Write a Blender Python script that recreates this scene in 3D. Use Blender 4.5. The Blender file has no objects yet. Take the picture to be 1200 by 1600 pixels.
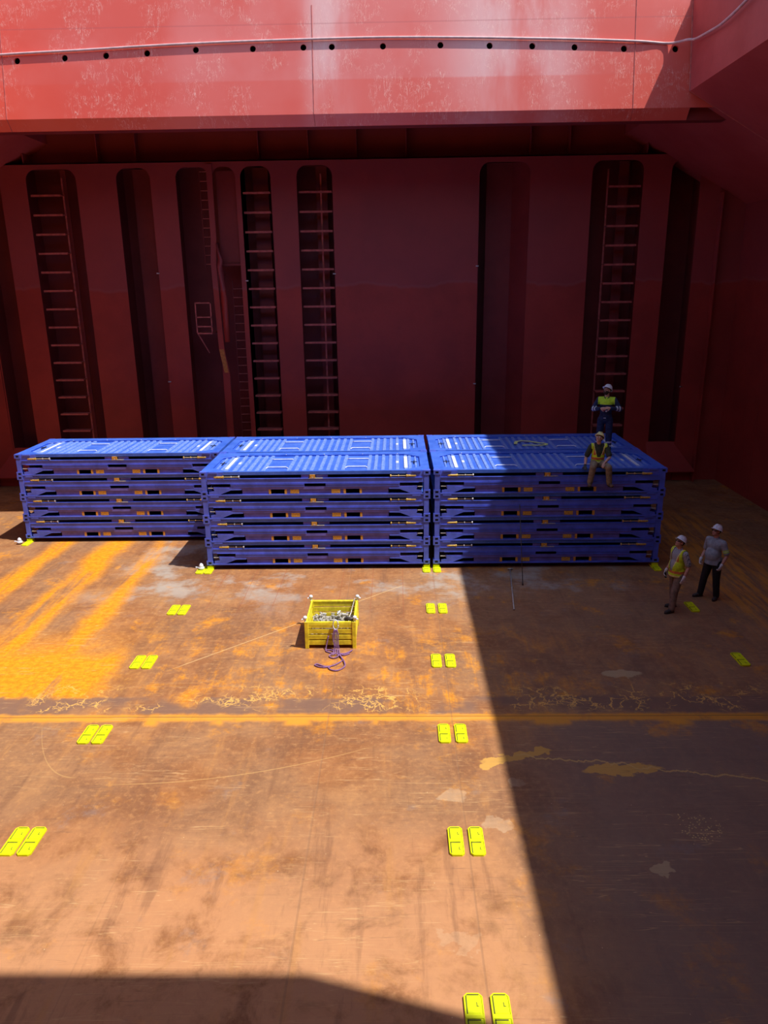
import bpy, bmesh, math, random
from mathutils import Vector, Matrix, Quaternion
random.seed(7)
scene = bpy.context.scene
COL = scene.collection
V = Vector

# ------------------------------------------------------------------ helpers
def srgb(r, g, b):
    f = lambda c: (c/255/12.92) if c/255 <= .04045 else ((c/255+.055)/1.055)**2.4
    return (f(r), f(g), f(b), 1)

class MB:
    """collects shapes into one mesh"""
    def __init__(s):
        s.bm = bmesh.new(); s.mi = 0
    def _mark(s, n0):
        s.bm.faces.ensure_lookup_table()
        for f in s.bm.faces[n0:]: f.material_index = s.mi
    def box(s, x0, x1, y0, y1, z0, z1):
        n = len(s.bm.faces)
        v = [s.bm.verts.new(p) for p in ((x0,y0,z0),(x1,y0,z0),(x1,y1,z0),(x0,y1,z0),(x0,y0,z1),(x1,y0,z1),(x1,y1,z1),(x0,y1,z1))]
        for q in ((3,2,1,0),(4,5,6,7),(0,1,5,4),(1,2,6,5),(2,3,7,6),(3,0,4,7)): s.bm.faces.new([v[i] for i in q])
        s._mark(n); return s
    def prism(s, pts, axis, a, b):
        """pts: 2-D outline; extruded along axis (0,1,2) from a to b"""
        n = len(s.bm.faces)
        def P(p, t):
            return {0: (t, p[0], p[1]), 1: (p[0], t, p[1]), 2: (p[0], p[1], t)}[axis]
        A = [s.bm.verts.new(P(p, a)) for p in pts]; B = [s.bm.verts.new(P(p, b)) for p in pts]
        k = len(pts)
        fs = [s.bm.faces.new(A), s.bm.faces.new(B[::-1])]
        for i in range(k): fs.append(s.bm.faces.new([A[i], B[i], B[(i+1) % k], A[(i+1) % k]]))
        bmesh.ops.recalc_face_normals(s.bm, faces=fs)
        s._mark(n); return s
    def tube(s, a, b, ra, rb=None, seg=12):
        rb = ra if rb is None else rb
        a = V(a); b = V(b); d = b-a; L = d.length
        n = len(s.bm.faces)
        M = Matrix.Translation((a+b)/2) @ d.to_track_quat('Z', 'Y').to_matrix().to_4x4()
        bmesh.ops.create_cone(s.bm, cap_ends=True, segments=seg, radius1=ra, radius2=rb, depth=L, matrix=M)
        s._mark(n); return s
    def ball(s, c, r, rot=None, sub=3):
        n = len(s.bm.faces)
        r = (r, r, r) if isinstance(r, (int, float)) else r
        M = Matrix.Translation(V(c)) @ (rot.to_4x4() if rot is not None else Matrix.Identity(4)) @ Matrix.Diagonal((*r, 1))
        bmesh.ops.create_icosphere(s.bm, subdivisions=sub, radius=1, matrix=M)
        s._mark(n); return s
    def capsule(s, a, b, ra, rb=None):
        rb = ra if rb is None else rb
        s.ball(a, ra, sub=2); s.ball(b, rb, sub=2)
        if (V(b)-V(a)).length > 1e-4: s.tube(a, b, ra, rb, 16)
        return s
    def path(s, pts, r, seg=8):
        """round tube swept along points"""
        n = len(s.bm.faces)
        pts = [V(p) for p in pts]; rings = []
        up = V((0, 0, 1))
        for i, p in enumerate(pts):
            d = (pts[min(i+1, len(pts)-1)]-pts[max(i-1, 0)]).normalized()
            x = d.cross(up)
            if x.length < .05: x = d.cross(V((0, 1, 0)))
            x.normalize(); y = x.cross(d)
            rr = r[i] if isinstance(r, (list, tuple)) else r
            rings.append([s.bm.verts.new(p+(x*math.cos(t)+y*math.sin(t))*rr) for t in [2*math.pi*k/seg for k in range(seg)]])
        for A, B in zip(rings, rings[1:]):
            for k in range(seg): s.bm.faces.new([A[k], A[(k+1) % seg], B[(k+1) % seg], B[k]])
        s.bm.faces.new(rings[0][::-1]); s.bm.faces.new(rings[-1])
        s._mark(n); return s
    def lathe(s, prof, seg=24, M=None):
        n = len(s.bm.faces); M = M or Matrix.Identity(4)
        rings = [[s.bm.verts.new(M @ V((r*math.cos(t), r*math.sin(t), z))) for t in [2*math.pi*k/seg for k in range(seg)]] for r, z in prof]
        for A, B in zip(rings, rings[1:]):
            for k in range(seg): s.bm.faces.new([A[k], A[(k+1) % seg], B[(k+1) % seg], B[k]])
        s.bm.faces.new(rings[0][::-1]); s.bm.faces.new(rings[-1])
        s._mark(n); return s
    def build(s, name, mats, parent=None, smooth=False, bevel=0, weld=False):
        me = bpy.data.meshes.new(name)
        if weld: bmesh.ops.remove_doubles(s.bm, verts=s.bm.verts, dist=1e-5)
        s.bm.to_mesh(me); s.bm.free()
        for m in (mats if isinstance(mats, (list, tuple)) else [mats]): me.materials.append(m)
        if smooth:
            for p in me.polygons: p.use_smooth = True
        o = bpy.data.objects.new(name, me); COL.objects.link(o)
        if parent: o.parent = parent
        if bevel:
            b = o.modifiers.new('bevel', 'BEVEL'); b.width = bevel; b.segments = 2; b.limit_method = 'ANGLE'; b.angle_limit = .6
        return o

def empty(name, loc=(0, 0, 0), rz=0):
    o = bpy.data.objects.new(name, None); COL.objects.link(o)
    o.location = loc; o.rotation_euler = (0, 0, rz); o.empty_display_size = .2
    return o
def tag(o, label=None, cat=None, group=None, kind=None):
    for k, v in (('label', label), ('category', cat), ('group', group), ('kind', kind)):
        if v: o[k] = v
    return o
def copy_tree(o, parent=None):
    c = o.copy(); COL.objects.link(c)
    if parent: c.parent = parent
    for ch in list(CH.get(o.name, [])): copy_tree(ch, c)
    return c
CH = {}
def index_children():
    CH.clear()
    for o in bpy.data.objects:
        if o.parent: CH.setdefault(o.parent.name, []).append(o)

# ------------------------------------------------------------------ node helper
class G:
    def __init__(s, name):
        s.m = bpy.data.materials.new(name); s.m.use_nodes = True
        s.t = s.m.node_tree; s.n = s.t.nodes; s.l = s.t.links
        s.b = s.n['Principled BSDF']
        s.pos = s.n.new('ShaderNodeNewGeometry').outputs['Position']
        s._o = None
    def obj(s):
        if s._o is None: s._o = s.n.new('ShaderNodeTexCoord').outputs['Object']
        return s._o
    def put(s, sock, v):
        if isinstance(v, bpy.types.NodeSocket): s.l.new(v, sock)
        else:
            if isinstance(v, tuple) and len(v) == 3 and len(sock.default_value) == 4: v = (*v, 1)
            sock.default_value = v
    def math(s, op, a, b=0, c=None, clamp=False):
        n = s.n.new('ShaderNodeMath'); n.operation = op; n.use_clamp = clamp
        s.put(n.inputs[0], a); s.put(n.inputs[1], b)
        if c is not None: s.put(n.inputs[2], c)
        return n.outputs[0]
    def mul(s, *a):
        r = a[0]
        for x in a[1:]: r = s.math('MULTIPLY', r, x)
        return r
    def add(s, *a):
        r = a[0]
        for x in a[1:]: r = s.math('ADD', r, x)
        return r
    def ss(s, x, a, b, lo=0., hi=1.):
        n = s.n.new('ShaderNodeMapRange'); n.interpolation_type = 'SMOOTHSTEP'
        s.put(n.inputs['Value'], x); n.inputs['From Min'].default_value = a; n.inputs['From Max'].default_value = b
        n.inputs['To Min'].default_value = lo; n.inputs['To Max'].default_value = hi
        return n.outputs[0]
    def mix(s, f, a, b, mode='MIX'):
        n = s.n.new('ShaderNodeMix'); n.data_type = 'RGBA'; n.blend_type = mode
        s.put(n.inputs[0], f); s.put(n.inputs[6], a); s.put(n.inputs[7], b)
        return n.outputs[2]
    def vec(s, v=None, scale=(1, 1, 1), loc=(0, 0, 0), rot=(0, 0, 0)):
        n = s.n.new('ShaderNodeMapping'); s.l.new(v or s.pos, n.inputs[0])
        n.inputs['Scale'].default_value = scale; n.inputs['Location'].default_value = loc; n.inputs['Rotation'].default_value = rot
        return n.outputs[0]
    def noise(s, scale=1., detail=4., vec=None, rough=.5, dist=0., out=0):
        n = s.n.new('ShaderNodeTexNoise'); s.l.new(vec or s.pos, n.inputs['Vector'])
        n.inputs['Scale'].default_value = scale; n.inputs['Detail'].default_value = detail
        n.inputs['Roughness'].default_value = rough; n.inputs['Distortion'].default_value = dist
        return n.outputs[out]
    def vor(s, scale=1., vec=None, feature='F1', out=0):
        n = s.n.new('ShaderNodeTexVoronoi'); n.feature = feature; s.l.new(vec or s.pos, n.inputs['Vector'])
        n.inputs['Scale'].default_value = scale
        return n.outputs[out]
    def xyz(s, v=None):
        n = s.n.new('ShaderNodeSeparateXYZ'); s.l.new(v or s.pos, n.inputs[0]); return n.outputs
    def bump(s, h, strength=.3, dist=.02):
        n = s.n.new('ShaderNodeBump'); n.inputs['Strength'].default_value = strength; n.inputs['Distance'].default_value = dist
        s.l.new(h, n.inputs['Height']); s.l.new(n.outputs[0], s.b.inputs['Normal'])
    def fin(s, col=None, rough=None, metal=None, spec=None):
        if col is not None: s.put(s.b.inputs['Base Color'], col)
        if rough is not None: s.put(s.b.inputs['Roughness'], rough)
        if metal is not None: s.put(s.b.inputs['Metallic'], metal)
        if spec is not None: s.put(s.b.inputs['Specular IOR Level'], spec)
        return s.m

def paint(name, col, rough=.5, var=.25, scale=6, metal=0., spec=.5, wear=None, wearamt=.5):
    """simple procedural painted / worn surface"""
    g = G(name); c = (*col[:3], 1)
    dk = tuple(x*(1-var) for x in col[:3]) + (1,); lt = tuple(min(1, x*(1+var)) for x in col[:3]) + (1,)
    n = g.noise(scale, 5)
    r = g.mix(g.ss(n, .3, .7), dk, lt)
    if wear: r = g.mix(g.mul(g.ss(g.noise(scale*4, 6, rough=.7), .55, .75), wearamt), r, (*wear[:3], 1))
    g.bump(g.noise(scale*8, 3), .08, .005)
    return g.fin(r, rough, metal, spec)

# ------------------------------------------------------------------ materials
M = {}
M['blue'] = paint('blue_container_paint', (.085, .135, .68), .38, .18, 3, wear=(.14, .21, .76), wearamt=.5)
M['blue2'] = paint('bounce_tinted_container_blue', (.13, .12, .50), .45, .2, 3, wear=(.17, .14, .46), wearamt=.6)  # purplish copy of the container blue, bounce tint painted in
def blue_deck():
    g = G('blue_deck_paint')
    n = g.noise(2.5, 6, rough=.65); n2 = g.noise(30, 4, rough=.7)
    c = g.mix(g.ss(n, .35, .65), (.036, .120, .60, 1), (.065, .170, .70, 1))
    c = g.mix(g.mul(g.ss(n2, .52, .7), .45), c, (.20, .30, .72, 1))
    return g.fin(c, .4)
M['deck_blue'] = blue_deck()
def rib_blue():
    g = G('worn_blue_rib')
    n = g.noise(14, 6, rough=.75)
    c = g.mix(g.ss(n, .33, .60), (.06, .17, .66, 1), (.24, .36, .78, 1))
    return g.fin(c, .38)
M['rib_blue'] = rib_blue()
M['navy_dark'] = paint('dark_steel_and_recess_shade', (.010, .012, .03), .6, .3, 5)  # near-black stands in for shade in holes and underframe; lugs share it
M['web'] = paint('bounce_tinted_blue_web', (.125, .115, .40), .55, .2, 4, wear=(.18, .13, .32), wearamt=.6)  # blue turned purplish: floor bounce and shade put into the colour
M['ocher'] = paint('ocher_paint', (.62, .30, .04), .55, .25, 25)
M['gold'] = paint('yellow_zinc', (.70, .46, .10), .35, .25, 30, metal=.3)
M['zinc'] = paint('zinc_grey', (.55, .55, .56), .4, .2, 20, metal=.3)
M['whitep'] = paint('white_paint', (.72, .76, .86), .45, .12, 12)
M['hyellow'] = paint('bright_yellow_paint', (.72, .80, .003), .5, .08, 8, spec=.35)
M['hyellow_dk'] = paint('yellow_paint_recess', (.70, .78, .003), .55, .1, 8, spec=.35)
M['slot'] = paint('socket_slot', (.10, .11, .01), .7, .2, 10)
M['byellow'] = paint('basket_yellow_paint', (.80, .68, .03), .5, .2, 9, wear=(.30, .20, .04), wearamt=.5)
M['purple'] = paint('purple_webbing', (.23, .11, .26), .8, .35, 60)
M['rodgrey'] = paint('bare_rod_steel', (.50, .47, .44), .45, .2, 20, metal=.4)
M['roddark'] = paint('dark_rod_steel', (.07, .06, .055), .5, .2, 20, metal=.2)
M['strapy'] = paint('pale_yellow_webbing', (.70, .80, .30), .8, .2, 30)
M['cablew'] = paint('pale_pink_cable_sheath', (.62, .42, .42), .5, .15, 5)
M['junk'] = paint('dull_shackle_steel', (.34, .31, .26), .6, .5, 40)

def red_wall(name, a, b, rough, line=False, spec=.5):
    g = G(name)
    n = g.noise(.7, 5, rough=.6); n2 = g.noise(9, 6, rough=.7)
    c = g.mix(g.ss(n, .3, .7), a, b)
    c = g.mix(g.mul(g.ss(n2, .5, .75), .25), c, tuple(x*.6 for x in b[:3])+(1,))
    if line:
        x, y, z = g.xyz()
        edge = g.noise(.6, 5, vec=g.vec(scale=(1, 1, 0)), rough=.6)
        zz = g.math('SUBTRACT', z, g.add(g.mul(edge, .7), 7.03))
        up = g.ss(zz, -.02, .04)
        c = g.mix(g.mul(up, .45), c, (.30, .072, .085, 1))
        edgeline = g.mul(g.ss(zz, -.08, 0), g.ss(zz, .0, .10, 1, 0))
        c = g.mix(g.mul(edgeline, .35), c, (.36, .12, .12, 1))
    g.bump(g.noise(1.3, 3), .15, .03)
    return g.fin(c, rough, spec=spec)
M['red'] = red_wall('red_hold_paint', (.32, .036, .028, 1), (.42, .050, .036, 1), .5, True)
M['coamside'] = red_wall('red_side_coaming_paint', (.46, .070, .065, 1), (.54, .10, .095, 1), .45)
M['reddk'] = red_wall('red_recess_shade', (.20, .022, .022, 1), (.26, .032, .030, 1), .55)  # darker copy of the hold red, recess shade put into the colour
M['redtrim'] = paint('red_fitting_paint', (.50, .12, .10), .5, .2, 6)
M['rust_or'] = paint('orange_primer', (.55, .20, .04), .6, .2, 12)

def coaming():
    g = G('sunlit_coaming_red')  # red lightened overall to stand in for sun on the plate
    x, y, z = g.xyz()
    big = g.noise(.35, 4, rough=.55); mid = g.noise(2.2, 6, rough=.65)
    c = g.mix(g.ss(big, .35, .65), (.74, .105, .070, 1), (.78, .19, .16, 1))
    # whitish vertical highlights painted onto the plate, at their own places
    highlight_noise = g.noise(1.0, 5, vec=g.vec(scale=(.5, .5, .12)), rough=.6)
    near = g.ss(g.math('ABSOLUTE', g.math('SUBTRACT', x, 2.3)), .3, 2.6, 1, 0)
    near2 = g.ss(g.math('ABSOLUTE', g.math('ADD', x, 2.7)), .1, 1.0, 1, 0)
    c = g.mix(g.mul(g.math('MAXIMUM', near, near2), g.ss(highlight_noise, .34, .58), .85), c, (.86, .52, .50, 1))
    # cleaner lower strake
    low = g.ss(z, 12.78, 12.84, 1, 0)
    c = g.mix(g.mul(low, .45), c, (.76, .085, .045, 1))
    c = g.mix(g.mul(g.ss(x, -12, -8.5, 1, 0), .5), c, (.82, .075, .022, 1))
    # scratches
    sc = None
    for rot, sx, off in (((0, .6, 0), (6, 1, 1.2), 0), ((0, -.8, 0), (7, 1, 1.4), 3.1), ((0, 1.4, 0), (6, 1, 1.6), 7.7)):
        nn = g.noise(1.4, 4, vec=g.vec(scale=sx, rot=rot, loc=(off, 0, off)), dist=.9)
        r = g.ss(g.math('ABSOLUTE', g.math('SUBTRACT', nn, .5)), .0, .009, 1, 0)
        sc = r if sc is None else g.math('MAXIMUM', sc, r)
    msk = g.mul(g.ss(g.noise(.9, 3), .44, .56), g.ss(g.noise(5, 2), .40, .55))
    s = g.mul(sc, msk, .6)
    c = g.mix(s, c, (.95, .62, .52, 1))
    # horizontal seam at upper strake
    up = g.ss(g.math('ABSOLUTE', g.math('SUBTRACT', z, 14.22)), .0, .03, 1, 0)
    c = g.mix(g.mul(up, .35), c, (.45, .09, .09, 1))
    g.bump(g.add(g.mul(mid, .6), s), .25, .02)
    return g.fin(c, .42, spec=.6)
M['coam'] = coaming()

def floor_mat():
    g = G('rusted_tank_top')
    x, y, z = g.xyz()
    SUB = lambda a, b: g.math('SUBTRACT', a, b)
    AB = lambda a: g.math('ABSOLUTE', a)
    MX = lambda a, b: g.math('MAXIMUM', a, b)
    def band(v, c, h, soft): return g.ss(AB(SUB(v, c)), h, h+soft, 1, 0)
    big = g.noise(.35, 5, rough=.6); mid = g.noise(1.4, 7, rough=.68, dist=.4); fine = g.noise(9, 7, rough=.75)
    wx = g.mul(SUB(g.noise(.55, 4, vec=g.vec(loc=(5, 2, 0))), .5), 2.0)     # slow waviness
    wf = g.mul(SUB(g.noise(3.0, 6, rough=.65, vec=g.vec(loc=(1, 9, 0))), .5), 1.0)
    sv0 = g.noise(1, 6, vec=g.vec(scale=(2.6, .30, 1), loc=(8, 1, 2), rot=(0, 0, .1)), rough=.66)
    brown = g.mix(g.ss(mid, .30, .70), (.255, .100, .036, 1), (.38, .160, .058, 1))
    brown = g.mix(g.mul(g.ss(big, .40, .60), .7), brown, (.29, .155, .078, 1))
    med = g.noise(.75, 6, rough=.62, vec=g.vec(loc=(11, 4, 2)), dist=.6)
    brown = g.mix(g.mul(g.ss(med, .50, .64), .55), brown, (.19, .085, .042, 1))
    brown = g.mix(g.mul(g.ss(med, .34, .46, 1, 0), .5), brown, (.44, .215, .085, 1))
    brown = g.mix(g.mul(g.ss(fine, .48, .68), .45), brown, (.54, .27, .10, 1))
    brown = g.mix(g.mul(g.ss(fine, .32, .46, 1, 0), .45), brown, (.16, .07, .04, 1))
    # paler near end of the floor, sunlit brightness painted into the colour
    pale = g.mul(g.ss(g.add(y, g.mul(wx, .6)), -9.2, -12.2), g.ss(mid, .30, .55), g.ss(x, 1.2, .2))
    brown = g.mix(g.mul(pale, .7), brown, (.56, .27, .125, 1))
    c = brown
    # fore-and-aft scuffs
    c = g.mix(g.mul(g.ss(sv0, .54, .66), .45), c, (.17, .075, .04, 1))
    c = g.mix(g.mul(g.ss(sv0, .44, .32), .40), c, (.50, .23, .07, 1))
    # darker, browner starboard floor: tone of the shaded half put into the colour
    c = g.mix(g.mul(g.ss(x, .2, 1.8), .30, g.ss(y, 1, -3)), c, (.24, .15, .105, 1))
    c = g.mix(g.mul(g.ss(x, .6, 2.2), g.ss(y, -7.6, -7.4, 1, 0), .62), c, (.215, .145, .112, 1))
    # streaky rust-yellow (long smears running fore and aft)
    sv = g.noise(1, 6, vec=g.vec(scale=(1.5, .18, 1)), rough=.62, dist=.3)
    sv2 = g.noise(1, 5, vec=g.vec(scale=(4.5, .5, 1), loc=(3, 3, 0)), rough=.7)
    xa = g.add(x, g.mul(wx, .35), g.mul(wf, .25))
    ban = MX(MX(band(xa, -11.05, .10, .40), g.mul(band(xa, -9.35, .16, .50), 1.0)), g.mul(band(xa, -7.95, .06, .42), .95))
    yl = g.mul(ban, g.ss(sv, .34, .54), g.ss(g.add(y, wx), -7.2, -5.4), g.ss(y, 2.4, 3.2, 1, 0))
    blk = g.mul(g.ss(g.add(x, g.mul(wf, .6), g.mul(wx, .3)), -6.3, -6.9), g.ss(g.add(y, g.mul(wf, .5)), -6.95, -6.5), g.ss(g.add(y, g.mul(wx, .9)), -4.2, -5.2), g.ss(sv, .30, .42))
    broad = g.mul(g.ss(g.add(y, g.mul(wf, .8)), -7.3, -6.3), g.ss(g.add(y, g.mul(wx, 1.2)), -5.4, -3.2, 1, 0), g.ss(g.add(x, wx), -8.4, -5.8, 1, 0), .9)
    yl = MX(yl, blk); yl = MX(yl, g.mul(broad, g.ss(g.add(g.mul(sv, .5), g.mul(sv2, .5)), .34, .50)))
    general = g.mul(g.ss(g.add(g.mul(mid, .6), g.mul(sv2, .4)), .49, .62), g.ss(g.add(y, wx), -8.2, -6.6), g.ss(g.add(y, wx), -5.4, -2.5, 1, 0), .70)
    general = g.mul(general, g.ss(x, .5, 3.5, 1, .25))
    yl = MX(yl, general)
    patch = g.mul(g.ss(g.noise(.8, 6, rough=.7, vec=g.vec(loc=(7, 3, 0))), .56, .68), g.ss(y, -9, -7, .28, .6))
    yl = MX(yl, patch)
    # branching veins beside the transverse seam
    dv = g.noise(2.0, 5, rough=.7, out=1)
    vv = g.n.new('ShaderNodeMix'); vv.data_type = 'VECTOR'; vv.inputs[0].default_value = .30
    g.l.new(g.pos, vv.inputs[4]); g.l.new(dv, vv.inputs[5])
    ed = g.vor(4.2, vec=vv.outputs[1], feature='DISTANCE_TO_EDGE'); ed2 = g.vor(11., vec=vv.outputs[1], feature='DISTANCE_TO_EDGE')
    vein = MX(g.mul(g.ss(ed, .0, .05, 1, 0), g.ss(g.noise(1.8, 4, vec=g.vec(loc=(2, 5, 5))), .47, .55)), g.mul(g.ss(ed2, 0, .09, 1, 0), g.ss(g.noise(2.4, 4, vec=g.vec(loc=(9, 5, 1))), .50, .58)))
    vzone = g.mul(g.ss(g.add(y, g.mul(wf, .5)), -7.25, -7.05), g.ss(g.add(y, g.mul(wf, 1.1)), -6.45, -6.15, 1, 0), g.ss(g.noise(.55, 2, vec=g.vec(loc=(2.2, 0, 0))), .44, .52))
    # grey-brown scale pools under the veins
    pool = g.mul(g.ss(AB(g.add(y, 6.95, g.mul(wf, .25), g.mul(wx, .12))), .22, .34, 1, 0), g.ss(g.noise(.5, 3, vec=g.vec(loc=(0, 4, 0))), .40, .48))
    # blue grey mill scale near the stacks
    gr = g.mul(g.ss(g.noise(.6, 6, rough=.65, vec=g.vec(loc=(1, 1, 4))), .50, .66), g.ss(y, -3.6, -1.2), g.ss(x, -9.5, -7.5), g.ss(x, 4.2, 5.5, 1, 0))
    c = g.mix(g.mul(gr, .85), c, (.38, .33, .28, 1))
    c = g.mix(g.mul(g.ss(g.noise(.9, 6, rough=.7, vec=g.vec(loc=(4, 8, 1))), .60, .72), .35), c, (.24, .20, .19, 1))
    c = g.mix(g.mul(yl, .97), c, g.mix(g.ss(fine, .35, .65), (.62, .205, .004, 1), (.80, .33, .008, 1)))
    c = g.mix(g.mul(pool, .85), c, (.20, .11, .075, 1))
    c = g.mix(g.mul(vein, vzone, .95), c, (.76, .42, .10, 1))
    # ocher band of the transverse seam, with a spike
    sd = g.add(y, 7.36, g.mul(wf, .10))
    seamband = g.mul(g.ss(AB(g.add(sd, g.mul(wf, .06))), .05, .16, 1, 0), g.ss(mid, .34, .5, .55, 1))
    spike = g.mul(g.ss(g.add(AB(SUB(x, 3.92)), g.mul(AB(g.add(y, 7.30)), 1.1)), .28, .42, 1, 0), g.ss(y, -7.34, -7.37))
    lob = g.mul(g.ss(g.noise(.9, 3, vec=g.vec(scale=(1, 0, 0))), .52, .60), g.ss(AB(g.add(y, 7.42, g.mul(wf, .2))), .1, .26, 1, 0))
    c = g.mix(g.mul(MX(MX(seamband, spike), lob), .85), c, (.72, .30, .025, 1))
    # separate patches of dried residue
    def blob(cx, cy, rx, ry, wob, rot=0.):
        v = g.vec(loc=(0, 0, 0)); dx = g.add(SUB(x, cx), g.mul(wf, wob)); dy = g.add(SUB(y, cy), g.mul(g.noise(4, 5, vec=g.vec(loc=(3, 3, 3))), wob*2.), -1.*wob)
        cr, sr = math.cos(rot), math.sin(rot)
        u = g.add(g.mul(dx, cr), g.mul(dy, sr)); w = g.add(g.mul(dx, -sr), g.mul(dy, cr))
        u = g.math('DIVIDE', u, rx); w = g.math('DIVIDE', w, ry)
        return g.ss(g.add(g.mul(u, u), g.mul(w, w)), .75, 1.05, 1, 0)
    ob = MX(blob(2.60, -8.86, .66, .15, .22, .0), blob(1.0, -8.52, .66, .10, .30, .30))
    ob = MX(ob, blob(.55, -8.72, .22, .08, .14, .5))
    c = g.mix(g.mul(ob, .85), c, (.60, .33, .07, 1))
    pb = MX(MX(blob(-.14, -9.52, .22, .18, .30), blob(.50, -10.12, .22, .16, .26)), MX(g.mul(blob(-.2, -12.1, .26, .18, .5), .6), blob(.9, -9.2, .14, .12, .16)))
    c = g.mix(g.mul(pb, .38, g.ss(mid, .3, .6, .4, 1)), c, (.58, .42, .26, 1))
    pb2 = MX(blob(2.50, -10.98, .17, .14, .30), blob(3.45, -5.83, .42, .16, .2))
    c = g.mix(g.mul(pb2, .8), c, (.46, .33, .18, 1))
    dots = g.mul(blob(3.3, -10.2, .35, .30, .35), g.ss(g.vor(26), .2, .34, 1, 0))
    c = g.mix(dots, c, (.62, .42, .16, 1))
    # the thin dried run that wanders to starboard
    wl = g.add(y, 8.74, g.mul(g.noise(1.3, 5, vec=g.vec(scale=(1, 0, 0), loc=(8, 0, 0)), rough=.6), -.9), .45, g.mul(SUB(x, 2.5), .17))
    run = g.mul(g.ss(AB(wl), .008, .028, 1, 0), g.ss(x, .9, 1.1), g.ss(x, 6.3, 6.6, 1, 0))
    c = g.mix(g.mul(run, .85), c, (.56, .35, .12, 1))
    # scrapes and gouges
    for rot, sc3, off, amt in (((0, 0, .5), (.25, 6, 1), 0, .5), ((0, 0, -.7), (.3, 7, 1), 4, .45), ((0, 0, 1.25), (.22, 5, 1), 9, .5), ((0, 0, .12), (.2, 8, 1), 2, .4)):
        nn = g.noise(1.1, 3, vec=g.vec(scale=sc3, rot=rot, loc=(off, off, 0)), dist=.25)
        r = g.ss(AB(SUB(nn, .5)), .0, .006, 1, 0)
        k = g.mul(r, g.ss(g.noise(.7, 3, vec=g.vec(loc=(off, 0, 1))), .47, .6), amt)
        c = g.mix(k, c, (.62, .38, .17, 1) if off in (0, 9) else (.14, .075, .05, 1))
    c = g.mix(g.mul(g.ss(g.vor(5.5, vec=g.vec(loc=(.3, .7, 0))), .0, .06, 1, 0), g.ss(g.noise(1.2, 2), .5, .56)), c, (.70, .50, .28, 1))
    # orange bloom on the starboard margin next to the stacks
    sb = g.mul(g.ss(AB(SUB(x, g.add(8.0, g.mul(wx, .7)))), .5, 1.8, 1, 0), g.ss(y, 6.2, 3.4), g.ss(y, -6, -2), g.ss(sv2, .40, .60))
    c = g.mix(g.mul(sb, .85), c, (.66, .27, .04, 1))
    # plate seams
    s1 = MX(band(x, -2.165, .008, .012), band(x, .02, .006, .012))
    s1 = MX(s1, g.mul(band(x, -4.6, .005, .01), .5))
    diag = g.mul(g.ss(AB(g.math('SUBTRACT', y, g.add(g.mul(x, .93), -.47))), .008, .024, 1, 0), g.ss(x, -5.6, -5.2), g.ss(x, -1.0, -.6, 1, 0))
    c = g.mix(g.mul(s1, .35), c, (.24, .13, .07, 1))
    c = g.mix(g.mul(diag, .65), c, (.68, .45, .20, 1))
    px = g.add(x, 5.4); arc1 = g.mul(g.ss(AB(SUB(y, g.add(g.mul(px, px, .06), -9.22))), .004, .017, 1, 0), g.ss(x, -5.7, -4.8), g.ss(x, -1.0, -2.0))
    py = g.add(x, 6.0); arc2 = g.mul(g.ss(AB(SUB(y, g.add(g.mul(py, py, 1.05), -9.05))), .004, .022, 1, 0), g.ss(x, -7.2, -7.1), g.ss(x, -5.9, -6.1))
    c = g.mix(g.mul(MX(arc1, g.mul(arc2, .8)), .38), c, (.66, .40, .14, 1))
    reds = g.mul(g.ss(AB(g.math('SINE', g.mul(g.add(x, g.mul(wf, .03)), 4.0))), .04, .015), g.ss(y, -3.6, -2.2), g.ss(x, -6.5, -5.5), g.ss(x, .5, -.5))
    c = g.mix(g.mul(reds, .55), c, (.30, .07, .03, 1))
    c = g.mix(g.mul(band(y, -7.335, .010, .014), .8), c, (.20, .09, .03, 1))
    h = g.add(g.mul(mid, .5), g.mul(fine, .5), g.mul(s1, -.6))
    g.bump(h, .22, .02)
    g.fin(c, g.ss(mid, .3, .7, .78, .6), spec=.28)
    return g.m
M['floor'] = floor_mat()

# ------------------------------------------------------------------ the hold
XC = -3.05; XR = 7.17; XL = 2*XC-XR; WR = 11.4; WL = 2*XC-WR
LEAN = .40; YF = 4.0; YN = -14.75; WF = 9.4; WN = -19.9; ZT = 14.68

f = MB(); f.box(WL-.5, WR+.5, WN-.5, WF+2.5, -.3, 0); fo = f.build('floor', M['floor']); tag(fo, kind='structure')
# low weld bead along the transverse butt of the tank top
b = MB()
b.prism([(-7.41, 0), (-7.375, .012), (-7.345, .012), (-7.31, 0)], 0, WL, WR)
tag(b.build('trim_1', M['floor']), kind='structure')

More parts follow.
